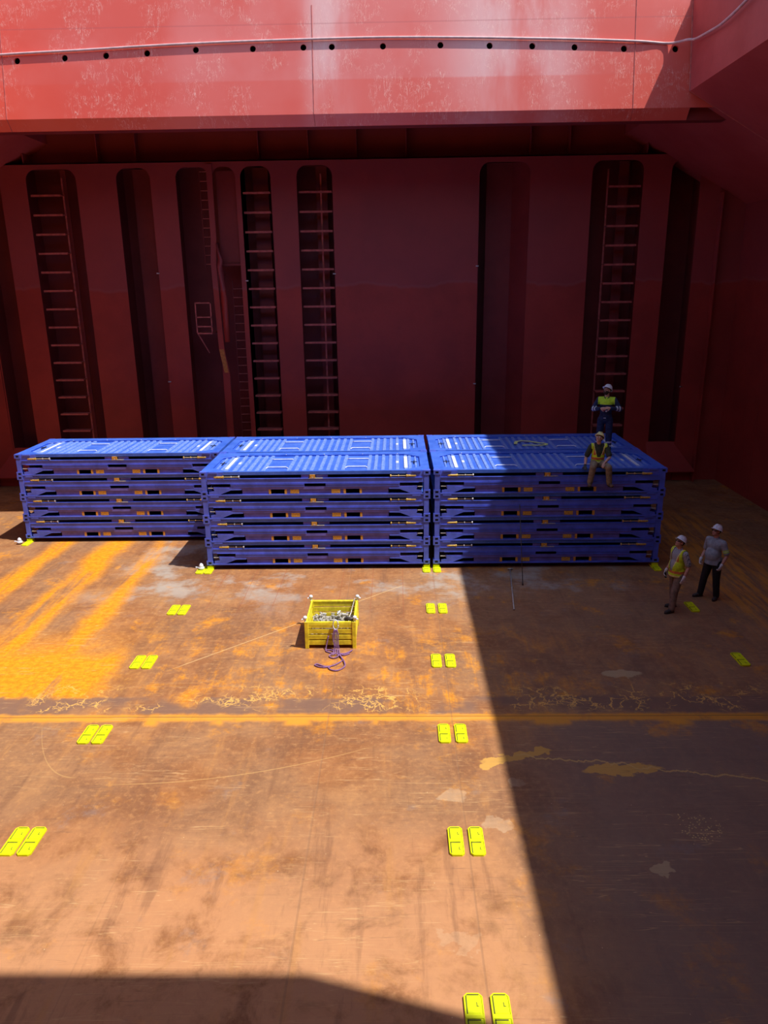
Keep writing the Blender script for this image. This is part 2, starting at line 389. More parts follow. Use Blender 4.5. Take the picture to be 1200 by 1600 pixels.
def arch(x0, x1, zb, zt, r=None, n=7):
    r = r or min(.36, (x1-x0)/2-.02)
    p = [(x0, zb), (x1, zb)]
    for k in range(n+1):
        t = math.pi/2*k/n; p.append((x1-r+r*math.cos(t), zt-r+r*math.sin(t)))
    for k in range(n+1):
        t = math.pi/2+math.pi/2*k/n; p.append((x0+r+r*math.cos(t), zt-r+r*math.sin(t)))
    return p
def plate_with_slots(bm, slots, X0, X1, Z0, Z1, y0, y1):
    """flat plate with arched slots, real thickness y0..y1; built as strips so that every face is simple"""
    edges = []
    # face columns between slots
    def quadface(pts, y, flip):
        vs = [bm.verts.new((px, y, pz)) for px, pz in pts]
        bm.faces.new(vs if not flip else vs[::-1])
    xs = X0
    for (a, c_, zb, zt) in slots:
        for y, fl in ((y0, False), (y1, True)):
            quadface([(xs, Z0), (a, Z0), (a, Z1), (xs, Z1)], y, fl)
            quadface([(a, Z0), (c_, Z0), (c_, zb), (a, zb)], y, fl)
            p = arch(a, c_, zb, zt)[2:]      # top arc from right to left
            # split the part above the arc in vertical strips
            for (p0, p1) in zip(p, p[1:]):
                if abs(p0[0]-p1[0]) > 1e-6: quadface([p1, p0, (p0[0], Z1), (p1[0], Z1)], y, fl)
        p = arch(a, c_, zb, zt)
        for i in range(len(p)):
            q, w = p[i], p[(i+1) % len(p)]
            bm.faces.new([bm.verts.new(t) for t in ((q[0], y0, q[1]), (q[0], y1, q[1]), (w[0], y1, w[1]), (w[0], y0, w[1]))])
        xs = c_
    for y, fl in ((y0, False), (y1, True)): quadface([(xs, Z0), (X1, Z0), (X1, Z1), (xs, Z1)], y, fl)

SL = [(-15.78, -14.84), (-13.90, -12.12), (-10.70, -9.50), (-8.60, -7.43), (-7.33, -6.50), (-6.33, -5.26), (-4.35, -3.10), (2.05, 3.82), (5.96, 7.74), (8.70, 9.72)]
slots = [(a, c_, (1.5 if i in (0, 9) else .4), 11.42) for i, (a, c_) in enumerate(SL)]
w = MB()
plate_with_slots(w.bm, slots, WL, WR, 0, 11.62, WF, WF+.04)
# ledge on top of the stool, then the recessed header band above with stiffener webs
w.box(WL, WR, WF, WF+2.0, 11.58, 11.62)
w.box(WL, WR, WF+.7, WF+.8, 11.62, 14.6)
wall_back = w.build('wall_back', M['red'], weld=True); tag(wall_back, kind='structure')
b = MB()
for x in (-11.4, -10.03, -5.7, -3.95, -2.25, -.5, 3.84, 5.2):
    b.box(x-.015, x+.015, WF+.32, WF+.7, 11.62, 13.3)
for s in (-1, 1):
    X = XC+s*(7.82-XC+.0)
    pts = [(WF+.05, 11.62), (WF+.02, 12.1), (WF+.1, 12.5), (WF+.3, 13.3), (WF+.7, 13.3), (WF+.7, 11.62)]
    b.prism(pts, 0, X-.015, X+.015)
b.build('header_stiffener', M['red'], wall_back)
# recess pockets behind the slots
r = MB()
D = WF+1.35
def pocket(x0, x1, d=D, extra=.25):
    r.box(x0-extra, x1+extra, d, d+.05, 0, 11.6)
    r.box(x0-extra-.05, x0-extra, WF+.04, d+.05, 0, 11.6); r.box(x1+extra, x1+extra+.05, WF+.04, d+.05, 0, 11.6)
for i, (a, c_) in enumerate(SL):
    if i in (3, 4): continue
    pocket(a, c_, extra=.08 if i in (5,) else .25, d=D+.2 if i in (2, 7) else D)
# the wide bay shared by the two slots with the ladder trunk
r.box(-8.85, -6.42, D+.1, D+.15, 0, 11.6); r.box(-8.9, -8.85, WF+.04, D+.15, 0, 11.6); r.box(-6.44, -6.41, WF+.04, D+.15, 0, 11.6)
# back panels of their own shade in several bays
r.box(-10.40, -9.75, WF+.9, WF+.95, 0, 11.5)
r.prism([(2.38, WF+.75), (3.3, WF+.75), (3.86, WF+.05), (3.9, WF+.1), (3.34, WF+.8), (2.38, WF+.8)], 2, 0, 11.5)
r.box(-12.95, -12.75, WF+.7, WF+.75, 0, 11.5)
r.box(-3.75, -3.35, WF+.8, WF+.84, 0, 11.5); r.box(7.1, 7.45, WF+.8, WF+.84, 0, 11.5)
r.box(-6.05, -5.5, WF+.95, WF+1., 0, 11.5)
r.box(WL, WR, WF+1.9, WF+2.0, 0, 11.6)
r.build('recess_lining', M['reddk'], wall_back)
# margin plates and the lighter strips beside the corners
for s in (-1, 1):
    m_ = MB()
    x = lambda v: XC+s*(v-XC)
    m_.box(min(x(9.72), x(10.44)), max(x(9.72), x(10.44)), WF-.05, WF-.002, 0, 10.6); m_.box(min(x(10.42), x(10.47)), max(x(10.42), x(10.47)), WF-.30, WF-.002, 0, 10.3)
    m_.build('trim_%d' % (2 if s > 0 else 3), M['red'])['kind'] = 'structure'
    # sloping foot plates of the end stools
    h = MB()
    A = [(x(8.62), WF, 1.52), (x(9.62), WF, 1.52), (x(10.42), WF-.45, .45), (x(8.62), WF-.45, .45)]
    vs = [h.bm.verts.new(p) for p in A] + [h.bm.verts.new(p) for p in ((x(8.62), WF, .41), (x(10.42), WF, .41), (x(8.62), WF-.45, .41), (x(10.42), WF-.45, .41))]
    a0, a1, a2, a3, b0, b1, b2, b3 = vs
    for q in ([a0, a1, a2, a3], [a3, a2, b3, b2], [b2, b3, b1, b0], [a0, a3, b2, b0], [a1, b1, b3, a2], [a0, b0, b1, a1]): h.bm.faces.new(q)
    bmesh.ops.recalc_face_normals(h.bm, faces=h.bm.faces)
    h.build('trim_%d' % (4 if s > 0 else 5), M['red'])['kind'] = 'structure'

for nm, a, c_, box in (('wall_right', 0, 0, (WR, WR+.3, WN, WF+.0)), ('wall_left', 0, 0, (WL-.3, WL, WN, WF+.0))):
    q = MB(); q.box(box[0], box[1], box[2], box[3], 0, ZT)
    # shallow vertical seams of the side plating
    sx = -1 if nm == 'wall_right' else 1
    xi = WR if nm == 'wall_right' else WL
    for yy in (6.6, 3.1, -.4, -4.0, -7.6, -11.2): q.box(min(xi, xi+sx*.012), max(xi, xi+sx*.012), yy-.02, yy+.02, 0, 10.2)
    tag(q.build(nm, M['red']), kind='structure')
q = MB(); q.box(WL, WR, WN-.3, WN, 0, ZT); tag(q.build('wall_front', M['red']), kind='structure')

# side decks with their sloping undersides and inner coaming faces
for s, nm in ((1, 'trim_6'), (-1, 'trim_7')):
    x = lambda v: XC+s*(v-XC)
    q = MB()
    q.prism([(x(XR), ZT), (x(XR), 12.33), (x(WR+.02), 9.93), (x(WR+.02), ZT)], 1, WN, WF+.7)
    q.build(nm, M['coamside'])['kind'] = 'structure'

# far coaming: a pierced plate in front of the deck girder
q = MB()
BACK = .09
q.bm.free(); q = MB()
q.prism([(YF, 11.93), (YF+.22, 11.66), (YF+.30, 11.66), (YF+.30, 12.0), (YF+.06, 12.0)], 0, XL-.05, XR+.05)
q.prism([(YF, 11.93), (YF+.06, 11.93), (YF+.06+LEAN*1.17, 15.15), (YF+LEAN*1.17, 15.15)], 0, WL, WR)
co = q.build('trim_8', M['coam']); co['kind'] = 'structure'
holes = [(-11.31, 13.49), (-9.98, 13.54), (-8.83, 13.58), (-7.69, 13.62), (-6.34, 13.68), (-4.77, 13.68), (-3.38, 13.69), (-2.6, 13.69), (-1.2, 13.68), (.37, 13.68), (1.71, 13.64), (2.87, 13.61), (4.02, 13.56), (5.36, 13.5), (6.75, 13.47)]
hb = MB()
for hx, hz in holes: hb.tube((hx, YF-.2, hz-.06), (hx, YF+.50, hz-.06), .082, seg=20)
hbo = hb.build('cutter', M['coam'])
def apply_mods(o):
    dg = bpy.context.evaluated_depsgraph_get(); dg.update()
    me = bpy.data.meshes.new_from_object(o.evaluated_get(dg)); me.name = o.name
    o.modifiers.clear(); old = o.data; o.data = me
    return o
bo = co.modifiers.new('b', 'BOOLEAN'); bo.operation = 'DIFFERENCE'; bo.object = hbo; bo.solver = 'EXACT'
apply_mods(co)
bpy.data.objects.remove(hbo, do_unlink=True)
# girder body and deck behind the plate
q = MB()
q.box(WL, WR, YF+.62, YF+.85, 11.9, ZT-.02); q.box(WL, WR, YF+.28, YF+.66, 11.66, 12.0)
q.box(WL, WR, YF+.62, WF+.8, 13.35, ZT)
q.box(XL, XR, YF+.06+LEAN, YF+.64, ZT-.05, ZT)
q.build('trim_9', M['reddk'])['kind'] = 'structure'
# raised weld beads on the coaming plate
q = MB()
for bx in (-11.72, -3.13, 5.66):
    q.path([(bx, YF-.002+LEAN, ZT), (bx, YF-.002, 11.93), (bx, YF+.21, 11.665)], .012, 6)
q.build('weld_bead', M['redtrim'], co)
q = MB()
q.path([(XR-.01, YF-.02+LEAN, ZT), (XR-.01, YF-.02, 12.33)], .02, 6); q.path([(XR, YF-.01, 12.33), (WR, YF-.01, 9.94)], .012, 6)
q.build('corner_bead', M['redtrim'], co)

# near cross deck, overhead behind the viewer
q = MB()
q.prism([(WL, WN), (WR, WN), (WR, -15.5), (XR, -15.5), (4.49, YN), (WL, YN)], 2, 13.3, ZT)  # slanted edge is unseen, shaped to cast the slanted floor shadow
q.prism([(WL, -15.0), (4.3, -15.0), (4.3, YN-.02), (WL, YN-.02)], 2, 12.2, 13.3)
tag(q.build('ceiling', M['red']), kind='structure')

# ------------------------------------------------------------------ bulkhead ladders, pipes, platform
def step_ladder(name, label, x0, x1, bar=None, dz=.65, z0=.8, n=16, y=WF+.12, depth=.34, diag=False):
    root = empty(name, ((x0+x1)/2, y, 0)); tag(root, label, 'ladder', 'stepped access ladders in the bulkhead slots')
    cx = (x0+x1)/2
    m = MB(); hw = (x1-x0)/2
    m.box(-hw, hw, 0, depth, -.008, .008); m.box(-hw, hw, -.012, .008, -.05, .02)
    first = m.build('rung', M['redtrim'], root); first.location = (0, 0, z0+.0)
    for k in range(1, n):
        c_ = first.copy(); COL.objects.link(c_); c_.location = (0, 0, z0+dz*k)
    if bar is not None:
        m = MB()
        for bx in bar: m.box(bx-cx-.03, bx-cx+.03, depth, depth+.02, .1, 11.2)
        m.build('stile', M['redtrim'], root)
    return root
step_ladder('step_ladder', 'red stepped ladder in the wide bulkhead slot above the set-back stack', -13.84, -12.78, [-12.82], z0=.8+.05)
step_ladder('step_ladder', 'red stepped ladder in the narrow bulkhead slot beside the railed platform', -6.28, -5.32, None, z0=.83)
step_ladder('step_ladder', 'red stepped ladder in the bulkhead slot bordering the widest plain wall panel', -4.30, -3.14, [-3.55], z0=.83)
step_ladder('step_ladder', 'dark red stepped ladder in the shaded slot behind the standing man in coveralls', 6.60, 7.70, [6.63], z0=.85)

def rung_ladder(label, x0, x1, y, z0, z1, dz=.31):
    root = empty('rung_ladder', ((x0+x1)/2, y, z0)); tag(root, label, 'ladder')
    hw = (x1-x0)/2
    m = MB(); m.tube((-hw, 0, 0), (hw, 0, 0), .014, seg=8)
    first = m.build('rung', M['redtrim'], root); first.location = (0, 0, .2)
    k = 1
    while .2+dz*k < z1-z0:
        c_ = first.copy(); COL.objects.link(c_); c_.location = (0, 0, .2+dz*k); k += 1
    for s in (-1, 1):
        m = MB(); m.box(s*hw-.012, s*hw+.012, -.03, .03, 0, z1-z0); m.build('stile', M['reddk'], root)
rung_ladder('vertical rung ladder high in the trunk above the railed platform', -7.82, -7.50, WF+.25, 8.0, 11.3)
rung_ladder('vertical rung ladder low in the trunk, starting below the closed box', -6.92, -6.52, WF+.35, .0, 7.6)

pl = empty('railed_platform', (-7.85, WF, 5.8)); tag(pl, 'small red ladder platform with a three-bar railing, bracketed out of the bulkhead', 'platform')
m = MB(); m.box(-.33, .22, -.35, .9, -.05, .0); m.build('platform_plate', M['redtrim'], pl)
for z in (.22, .55, 1.05):
    m = MB(); m.box(-.33, .24, -.36, -.33, z-.022, z+.022); m.box(-.345, -.315, -.35, .4, z-.022, z+.022); m.build('rail', M['redtrim'], pl)
for xx in (-.33, .22):
    m = MB(); m.box(xx-.02, xx+.02, -.36, -.32, 0, 1.07); m.build('railing_post', M['redtrim'], pl)
m = MB(); m.path([(-.30, -.33, -.05), (-.02, -.02, -.75)], .022, 6); m.build('brace', M['redtrim'], pl)

# the jogged face strip between the ladder trunk slots
sp = MB()
pts = [(-7.49, 11.5), (-7.50, 9.05), (-7.57, 8.2), (-7.50, 5.2), (-7.36, 4.3), (-7.36, 0)]
pr = [(x+.20, z) for x, z in pts][::-1]
sp.prism(pts+pr, 1, WF-.06, WF-.01)
o = sp.build('face_strip', [M['red'], M['rust_or']])
for p_ in o.data.polygons:
    if abs(p_.normal.x) > .5 and 4.3 <= p_.center.z <= 5.2: pass
tag(o, 'long jogged red face strip running down between the trunk slots', 'strip')
m = MB(); m.prism([(-7.49, 5.18), (-7.35, 4.32), (-7.20, 4.32), (-7.32, 5.18)], 1, WF-.072, WF-.061); m.build('primer_patch', M['rust_or'], o)['label'] = 'bare orange primer section'
m = MB()
m.path([(-7.27, WF-.12, 8.9), (-7.20, WF-.15, 8.3), (-7.24, WF-.13, 8.1), (-7.18, WF-.13, 7.9), (-7.16, WF-.14, 7.0), (-7.14, WF-.14, 5.45)], [.06, .09, .10, .12, .12, .10], 10)
tag(m.build('vent_pipe', M['red'], smooth=True), 'fat red vent pipe elbow clipped on the jogged face strip', 'pipe')
m = MB(); m.box(-7.22, -6.52, WF+.15, WF+.7, 8.2, 11.3); m.box(-7.24, -6.51, WF+.06, WF+.72, 8.13, 8.2)
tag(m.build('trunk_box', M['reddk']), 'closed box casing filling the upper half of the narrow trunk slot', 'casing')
# clips
for i, (x, z) in enumerate([(-9.52, 7.9), (-9.47, 4.0), (2.03, 8.0), (2.02, 3.8), (-6.30, 7.6), (-3.12, 7.8), (9.74, 3.6)]):
    m = MB(); m.box(x-.05, x+.05, WF-.05, WF, z-.02, z+.02)
    m.build('pipe_clip', M['zinc'], wall_back)

# cable strung along the coaming
cp = [(-13.2, 3.86, 13.50), (-11.57, 3.85, 13.59), (-9.46, 3.85, 13.66), (-7.37, 3.85, 13.74), (-5.46, 3.85, 13.79), (-3.22, 3.85, 13.82), (-1.16, 3.85, 13.83), (1.23, 3.85, 13.78), (3.96, 3.85, 13.69), (5.66, 3.85, 13.61), (6.55, 3.82, 13.54), (6.9, 3.75, 13.50), (7.03, 3.55, 13.46), (7.05, 2.59, 13.37), (7.05, 1.8, 13.32), (7.05, .61, 13.39), (7.05, -.8, 13.6), (7.05, -2.5, 14.0)]
def smoothpts(P, n=6):
    P = [V(p) for p in P]; out = []
    for i in range(len(P)-1):
        p0, p1, p2, p3 = P[max(i-1, 0)], P[i], P[i+1], P[min(i+2, len(P)-1)]
        for k in range(n):
            t = k/n
            out.append(.5*((2*p1)+(-p0+p2)*t+(2*p0-5*p1+4*p2-p3)*t*t+(-p0+3*p1-3*p2+p3)*t**3))
    out.append(P[-1]); return out
cp = [(a, ((YF-.045+(c2-11.93)/2.75*LEAN) if a < 6.7 else b2), c2) for a, b2, c2 in cp]
m = MB(); m.path(smoothpts(cp), .033, 8)
tag(m.build('cable', M['cablew'], smooth=True), 'long pale cable slung along the red hatch coaming above its drain holes', 'cable')

# ------------------------------------------------------------------ folded flat racks
H = .648; L = 6.058; W = 2.438
X = lambda x: x-L/2
Y = lambda y: y-W/2
def both(m, x0, x1, y0, y1, z0, z1, sides=(0, 1), ends=(0,)):
    """box given from the end/side, mirrored to the far side (sides) and the other end (ends)"""
    for s in sides:
        for e in ends:
            xa, xb = (x0, x1) if e == 0 else (L-x1, L-x0); ya, yb = (y0, y1) if s == 0 else (W-y1, W-y0)
            m.box(X(xa), X(xb), Y(ya), Y(yb), z0, z1)
def casting_mesh():
    """block with a square-cornered hole sunk in each face"""
    bm = bmesh.new(); D_ = V((.178, .162, .118))
    for ax_ in range(3):
        for sg in (0, 1):
            u_, v_ = [(1, 2), (2, 0), (0, 1)][ax_]
            def P_(a, b_, d_):
                p = [0, 0, 0]; p[u_] = a; p[v_] = b_; p[ax_] = D_[ax_]-d_ if sg else d_; return V(p)
            U, W_ = D_[u_], D_[v_]; iu, iv = U*.27, W_*.27
            o4 = [(0, 0), (U, 0), (U, W_), (0, W_)]; i4 = [(iu, iv), (U-iu, iv), (U-iu, W_-iv), (iu, W_-iv)]
            O = [bm.verts.new(P_(a, b_, 0)) for a, b_ in o4]; I = [bm.verts.new(P_(a, b_, 0)) for a, b_ in i4]; B_ = [bm.verts.new(P_(a, b_, .024)) for a, b_ in i4]
            fs = []
            for k in range(4):
                n_ = (k+1) % 4
                fs.append(bm.faces.new([O[k], O[n_], I[n_], I[k]])); f2 = bm.faces.new([I[k], I[n_], B_[n_], B_[k]]); f2.material_index = 1; fs.append(f2)
            f3 = bm.faces.new(B_); f3.material_index = 1; fs.append(f3)
            if not sg:
                for f_ in fs: f_.normal_flip()
    me = bpy.data.meshes.new('corner_casting'); bm.to_mesh(me); bm.free()
    me.materials.append(M['blue']); me.materials.append(M['navy_dark'])
    return me
CAST = casting_mesh()
def flat_rack(top):
    r = empty('flat_rack')
    for zz in (0, H-.118):
        for s in (0, 1):
            for e in (0, 1):
                o = bpy.data.objects.new('corner_casting', CAST); COL.objects.link(o); o.parent = r
                o.location = (X(0) if e == 0 else X(L)-.178, Y(0) if s == 0 else Y(W)-.162, zz)
    for s in (0, 1):
        for e in (0, 1):
            m = MB(); both(m, .035, .165, .01, .13, .116, H-.116, (s,), (e,)); m.build('corner_post', M['blue'], r)
    # top frame with an eight-sided opening
    m = MB()
    y0, y1, x0, x1 = .13, 2.10, .24, L-.24; cx, cy = .45, .36
    octo = [(x0, y0+cy), (x0+cx, y0), (x1-cx, y0), (x1, y0+cy), (x1, y1-cy), (x1-cx, y1), (x0+cx, y1), (x0, y1-cy)]
    oc = [(x0, .0), (x0+cx, .0), (x1-cx, 0), (x1, 0), (x1, W), (x1-cx, W), (x0+cx, W), (x0, W)]
    ox0, ox1 = .015, L-.015; oy0, oy1 = .030, W-.030
    outer = [(ox0, y0+cy), (x0+cx, oy0), (x1-cx, oy0), (ox1, y0+cy), (ox1, y1-cy), (x1-cx, oy1), (x0+cx, oy1), (ox0, y1-cy)]
    corner = {0: (ox0, oy0), 2: (ox1, oy0), 4: (ox1, oy1), 6: (ox0, oy1)}
    bm = m.bm
    zt, zb = H-.001, H-.09
    for i in range(8):
        j = (i+1) % 8
        ring = [outer[i]] + ([corner[i]] if i in corner else []) + [outer[j], octo[j], octo[i]]
        A = [bm.verts.new((X(a), Y(b_), zt)) for a, b_ in ring]; B = [bm.verts.new((X(a), Y(b_), zb)) for a, b_ in ring]
        k = len(ring)
        fs = [bm.faces.new(A), bm.faces.new(B[::-1])]
        for q in range(k): fs.append(bm.faces.new([A[q], B[q], B[(q+1) % k], A[(q+1) % k]]))
        bmesh.ops.recalc_face_normals(bm, faces=fs)
    # raised lip round the opening
    for i in range(8):
        j = (i+1) % 8
        a, b_ = V((X(octo[i][0]), Y(octo[i][1]), zt-.0125)), V((X(octo[j][0]), Y(octo[j][1]), zt-.0125))
        m.path([a, b_], .013, 6)
    m.build('top_frame', M['deck_blue'], r)
    # gusset plates between frame and posts
    for s in (0, 1):
        for e in (0, 1):
            m = MB()
            sx = (lambda v: X(v)) if e == 0 else (lambda v: X(L-v))
            pts = [(sx(.17), H-.02), (sx(.62), H-.02), (sx(.62), H-.09), (sx(.40), H-.19), (sx(.30), H-.32), (sx(.17), H-.32)]
            ya, yb = (Y(.02), Y(.05)) if s == 0 else (Y(W-.05), Y(W-.02))
            m.prism(pts, 1, ya, yb)
            m.box(min(sx(.25), sx(.47)), max(sx(.25), sx(.47)), min(Y(.0), Y(.03)) if s == 0 else Y(W-.03), Y(.03) if s == 0 else Y(W), H-.045, H-.004)
            m.build('gusset', M['blue'], r)
    # folded deck surface: flat fields, ribs along the width
    m = MB()
    dz = H-.05
    m.prism([(X(a), Y(b_)) for a, b_ in [(p[0], p[1]) for p in octo]], 2, dz-.02, dz)
    ribx = []
    xs_ = [.36, .52] + [.63+.0, .86, 1.05, 1.25, 1.45, 1.63] + [2.31, 2.51, 2.71, 2.91]
    ribx = xs_ + [L-v for v in xs_]
    m.build('deck_plate', M['deck_blue'], r)
    if top:
        m = MB()
        for v in ribx:
            h2 = .052 if abs(min(v, L-v)-.36) > .01 else .03
            ye0, ye1 = y0+.04, y1-.04
            vv = min(v, L-v)
            if vv < .69:
                k = (.69-vv)/.45*.36; ye0 += k; ye1 -= k
            pr_ = [(X(v)-h2, dz), (X(v)-h2*.7, dz+.028), (X(v)+h2*.7, dz+.028), (X(v)+h2, dz)]
            m.prism(pr_, 1, Y(ye0), Y(ye1))
        m.build('deck_rib', M['rib_blue'], r)
        for e in (0, 1):
            vx = .63 if e == 0 else L-.63
            m = MB(); m.box(X(vx)-.045, X(vx)+.045, Y(.42), Y(1.80), dz+.028, dz+.033); m.build('white_strip', M['whitep'], r)['label'] = 'white painted strip'
            vx = .86 if e == 0 else L-.86
            m = MB(); m.box(X(vx)-.035, X(vx)+.035, Y(1.0), Y(1.22), dz+.028, dz+.033); m.build('white_square', M['whitep'], r)['label'] = 'small white square'
            vx = .40 if e == 0 else L-.40
            m = MB(); m.box(X(vx)-.09, X(vx)+.09, Y(1.08), Y(1.11), dz+.03, dz+.045); m.box(X(vx)-.012, X(vx)+.012, Y(.92), Y(1.27), dz+.03, dz+.04)
            m.build('cross_lug', M['navy_dark'], r)
            for yy in (.62, 1.58):
                v0, v1 = (1.72, 2.20) if e == 0 else (L-2.20, L-1.72)
                sh = .07 if yy < 1 else -.07
                m = MB()
                m.path([(X(v0)-.06, Y(yy-sh), dz+.012), (X(v0), Y(yy), dz+.03), (X(v1), Y(yy), dz+.03), (X(v1)+.06, Y(yy-sh), dz+.012)], .016, 6)
                m.build('lift_handle', M['whitep'], r)['label'] = 'white bar handle'
        for v in (1.1, 1.9, 2.9, 3.9, 4.8):
            pass
        m = MB()
        for v in (.9, 2.0, 3.1, 4.2, 5.2):
            m.box(X(v)-.012, X(v)+.012, Y(y1-.02), Y(y1+.03), H-.004, H-.0005)
        m.build('lip_cleat', M['whitep'], r)
    # main side rail with flanges
    for s in (0, 1):
        m = MB()
        both(m, .20, L-.20, .014, .075, .335, .455, (s,)); both(m, .20, L-.20, 0.002, .12, .453, .464, (s,)); both(m, .30, L-.30, .006, .10, .325, .336, (s,))
        m.build('side_rail', M['blue'], r)
        m = MB()
        for a, b_ in ((.80, 2.75), (3.31, L-.80)):
            both(m, a, b_, .014, .06, .240, .326, (s,)); both(m, a, b_, .002, .07, .296, .306, (s,)); both(m, a, b_, .008, .07, .234, .243, (s,))
        m.build('rail_lip', M['blue'], r)
        m = MB(); both(m, .34, L-.34, .020, .07, .165, .238, (s,)); m.build('upper_web', M['blue2'], r)
        m = MB()
        for a, b_ in ((1.10, 1.86), (2.22, 3.84), (4.20, L-1.10)): both(m, a, b_, .040, .06, .035, .168, (s,))
        m.build('side_web', M['web'], r)
        for e in (0, 1):
            m = MB()
            sx = (lambda v: X(v)) if e == 0 else (lambda v: X(L-v))
            ya, yb = (Y(.010), Y(.03)) if s == 0 else (Y(W-.03), Y(W-.010))
            m.prism([(sx(.36), .235), (sx(1.08), .19), (sx(1.08), .155), (sx(.80), .15), (sx(.52), .04), (sx(.22), .03), (sx(.22), .11), (sx(.36), .13)], 1, ya, yb)
            m.build('end_bracket', M['blue'], r)
            m = MB()
            yp = Y(.03) if s == 0 else Y(W-.03)
            m.box(min(sx(.20), sx(.33)), max(sx(.20), sx(.33)), yp-.02, yp+.02, .205, .222); m.ball((sx(.27), yp, .075), .018, sub=1)
            m.build('lock_pin', M['zinc'], r)
        m = MB(); both(m, .17, L-.17, .0, .13, .0, .035, (s,)); m.build('bottom_rail', M['blue'], r)
    # interior structure, its shade painted in as near-black
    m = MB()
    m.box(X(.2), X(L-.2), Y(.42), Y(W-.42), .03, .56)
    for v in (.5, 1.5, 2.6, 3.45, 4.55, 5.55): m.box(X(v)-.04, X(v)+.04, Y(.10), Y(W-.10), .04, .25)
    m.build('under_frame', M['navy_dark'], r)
    for s in ((0, 1) if top else (0,)):
        yp = Y(.035) if s == 0 else Y(W-.035); yq = Y(.035) if s == 0 else Y(W-.055)
        for e in (0, 1):
            sx = (lambda v: X(v)) if e == 0 else (lambda v: X(L-v))
            m = MB()
            m.tube((sx(.40), yp, .505), (sx(.60), yp, .505), .030); m.mi = 0
            m.tube((sx(.60), yp, .505), (sx(.63), yp, .505), .038)
            m.tube((sx(.36), yp, .505), (sx(.40), yp, .505), .014, .034)
            m.tube((sx(1.02), yp, .505), (sx(1.05), yp, .505), .036)
            m.mi = 1; m.tube((sx(.63), yp, .505), (sx(1.02), yp, .505), .012, seg=8); m.tube((sx(.82), yp, .505), (sx(.84), yp, .505), .028)
            m.build('turnbuckle', [M['gold'], M['zinc']], r)['label'] = 'yellow zinc turnbuckle'
            for va, vb in ((1.80, 1.86), (2.22, 2.28)):
                m = MB(); xa, xb = sorted((sx(va), sx(vb))); m.box(xa, xb, yq-.01, yq+.03, .03, .168); m.build('pocket_trim', M['ocher'], r)['label'] = 'ocher edge of fork pocket'
            m = MB(); xa, xb = sorted((sx(2.37), sx(2.60))); m.box(xa, xb, yq-.005, yq+.02, .045, .155); m.mi = 1
            for k in range(3): m.box(xa+.02, xb-.02, yq-.008, yq-.004, .07+.025*k, .076+.025*k)
            m.build('marking_plate', [M['gold'], M['ocher']], r)['label'] = 'ocher marking plate'
        m = MB(); xx = X(2.97)
        m.box(xx-.07, xx+.07, yq-.033, yq+.06, .465, .555); m.mi = 1; m.box(xx-.02, xx+.03, yq-.035, yq-.03, .47, .50); m.box(xx-.10, xx+.27, yq-.034, yq+.01, .455, .467)
        m.mi = 2; m.box(xx-.30, xx-.09, yq+.01, yq+.05, .462, .55); m.box(xx+.09, xx+.40, yq+.03, yq+.06, .47, .54)
        m.build('latch_box', [M['ocher'], M['zinc'], M['web']], r)['label'] = 'orange latch box'
    return r
proto_top = flat_rack(True); proto_low = flat_rack(False)
index_children()
Z0 = .132; PITCH = 6.058+.085; ROW = 2.462
stacks = {
    'front_sun': (-3.071, 1.219, 'front stack that is wholly in sunlight, standing behind the yellow basket'),
    'front_shade': (3.071, 1.219, 'front stack the seated man sits on'),
    'lone': (-9.20, 1.219+ROW, 'stack that stands apart with both lashing-free sides in the sun'),
    'rear_sun': (-3.071, 1.219+ROW, 'rear stack behind the sunlit front one'),
    'rear_shade': (3.071, 1.219+ROW, 'rear stack behind the seated man'),
}
LEVEL = ['lowest, resting on yellow cones', 'second from the deck', 'third from the deck', 'topmost']
used_top = used_low = False
for key, (sx_, sy_, _t) in stacks.items():
    for k in range(4):
        top = (k == 3)
        if top and not used_top: o = proto_top; used_top = True
        elif not top and not used_low: o = proto_low; used_low = True
        else: o = copy_tree(proto_top if top else proto_low)
        o.location = (sx_+(k*.006 if key == 'lone' else 0), sy_, Z0+H*k)
        lv = ['lowest', 'second from bottom', 'third from bottom', 'topmost'][k]
        if key == 'front_sun': lab = 'blue folded flat rack, %s in the fully sunlit front stack' % lv
        elif key == 'front_shade': lab = 'blue folded flat rack, %s in the stack the man sits on' % lv
        elif key == 'lone': lab = 'blue folded flat rack, %s in the set-back stack farthest from the men' % lv
        elif top: lab = 'blue folded flat rack topmost in the rear stack, ' + ('directly behind the sunlit front stack' if key == 'rear_sun' else 'with a yellow strap lying on it')
        else: lab = 'blue folded flat rack low in a rear stack, hidden behind the front stacks'
        tag(o, lab, 'flat rack', 'hidden flat racks of the rear stacks' if lab.endswith('hidden behind the front stacks') else 'blue folded flat racks in stacks')

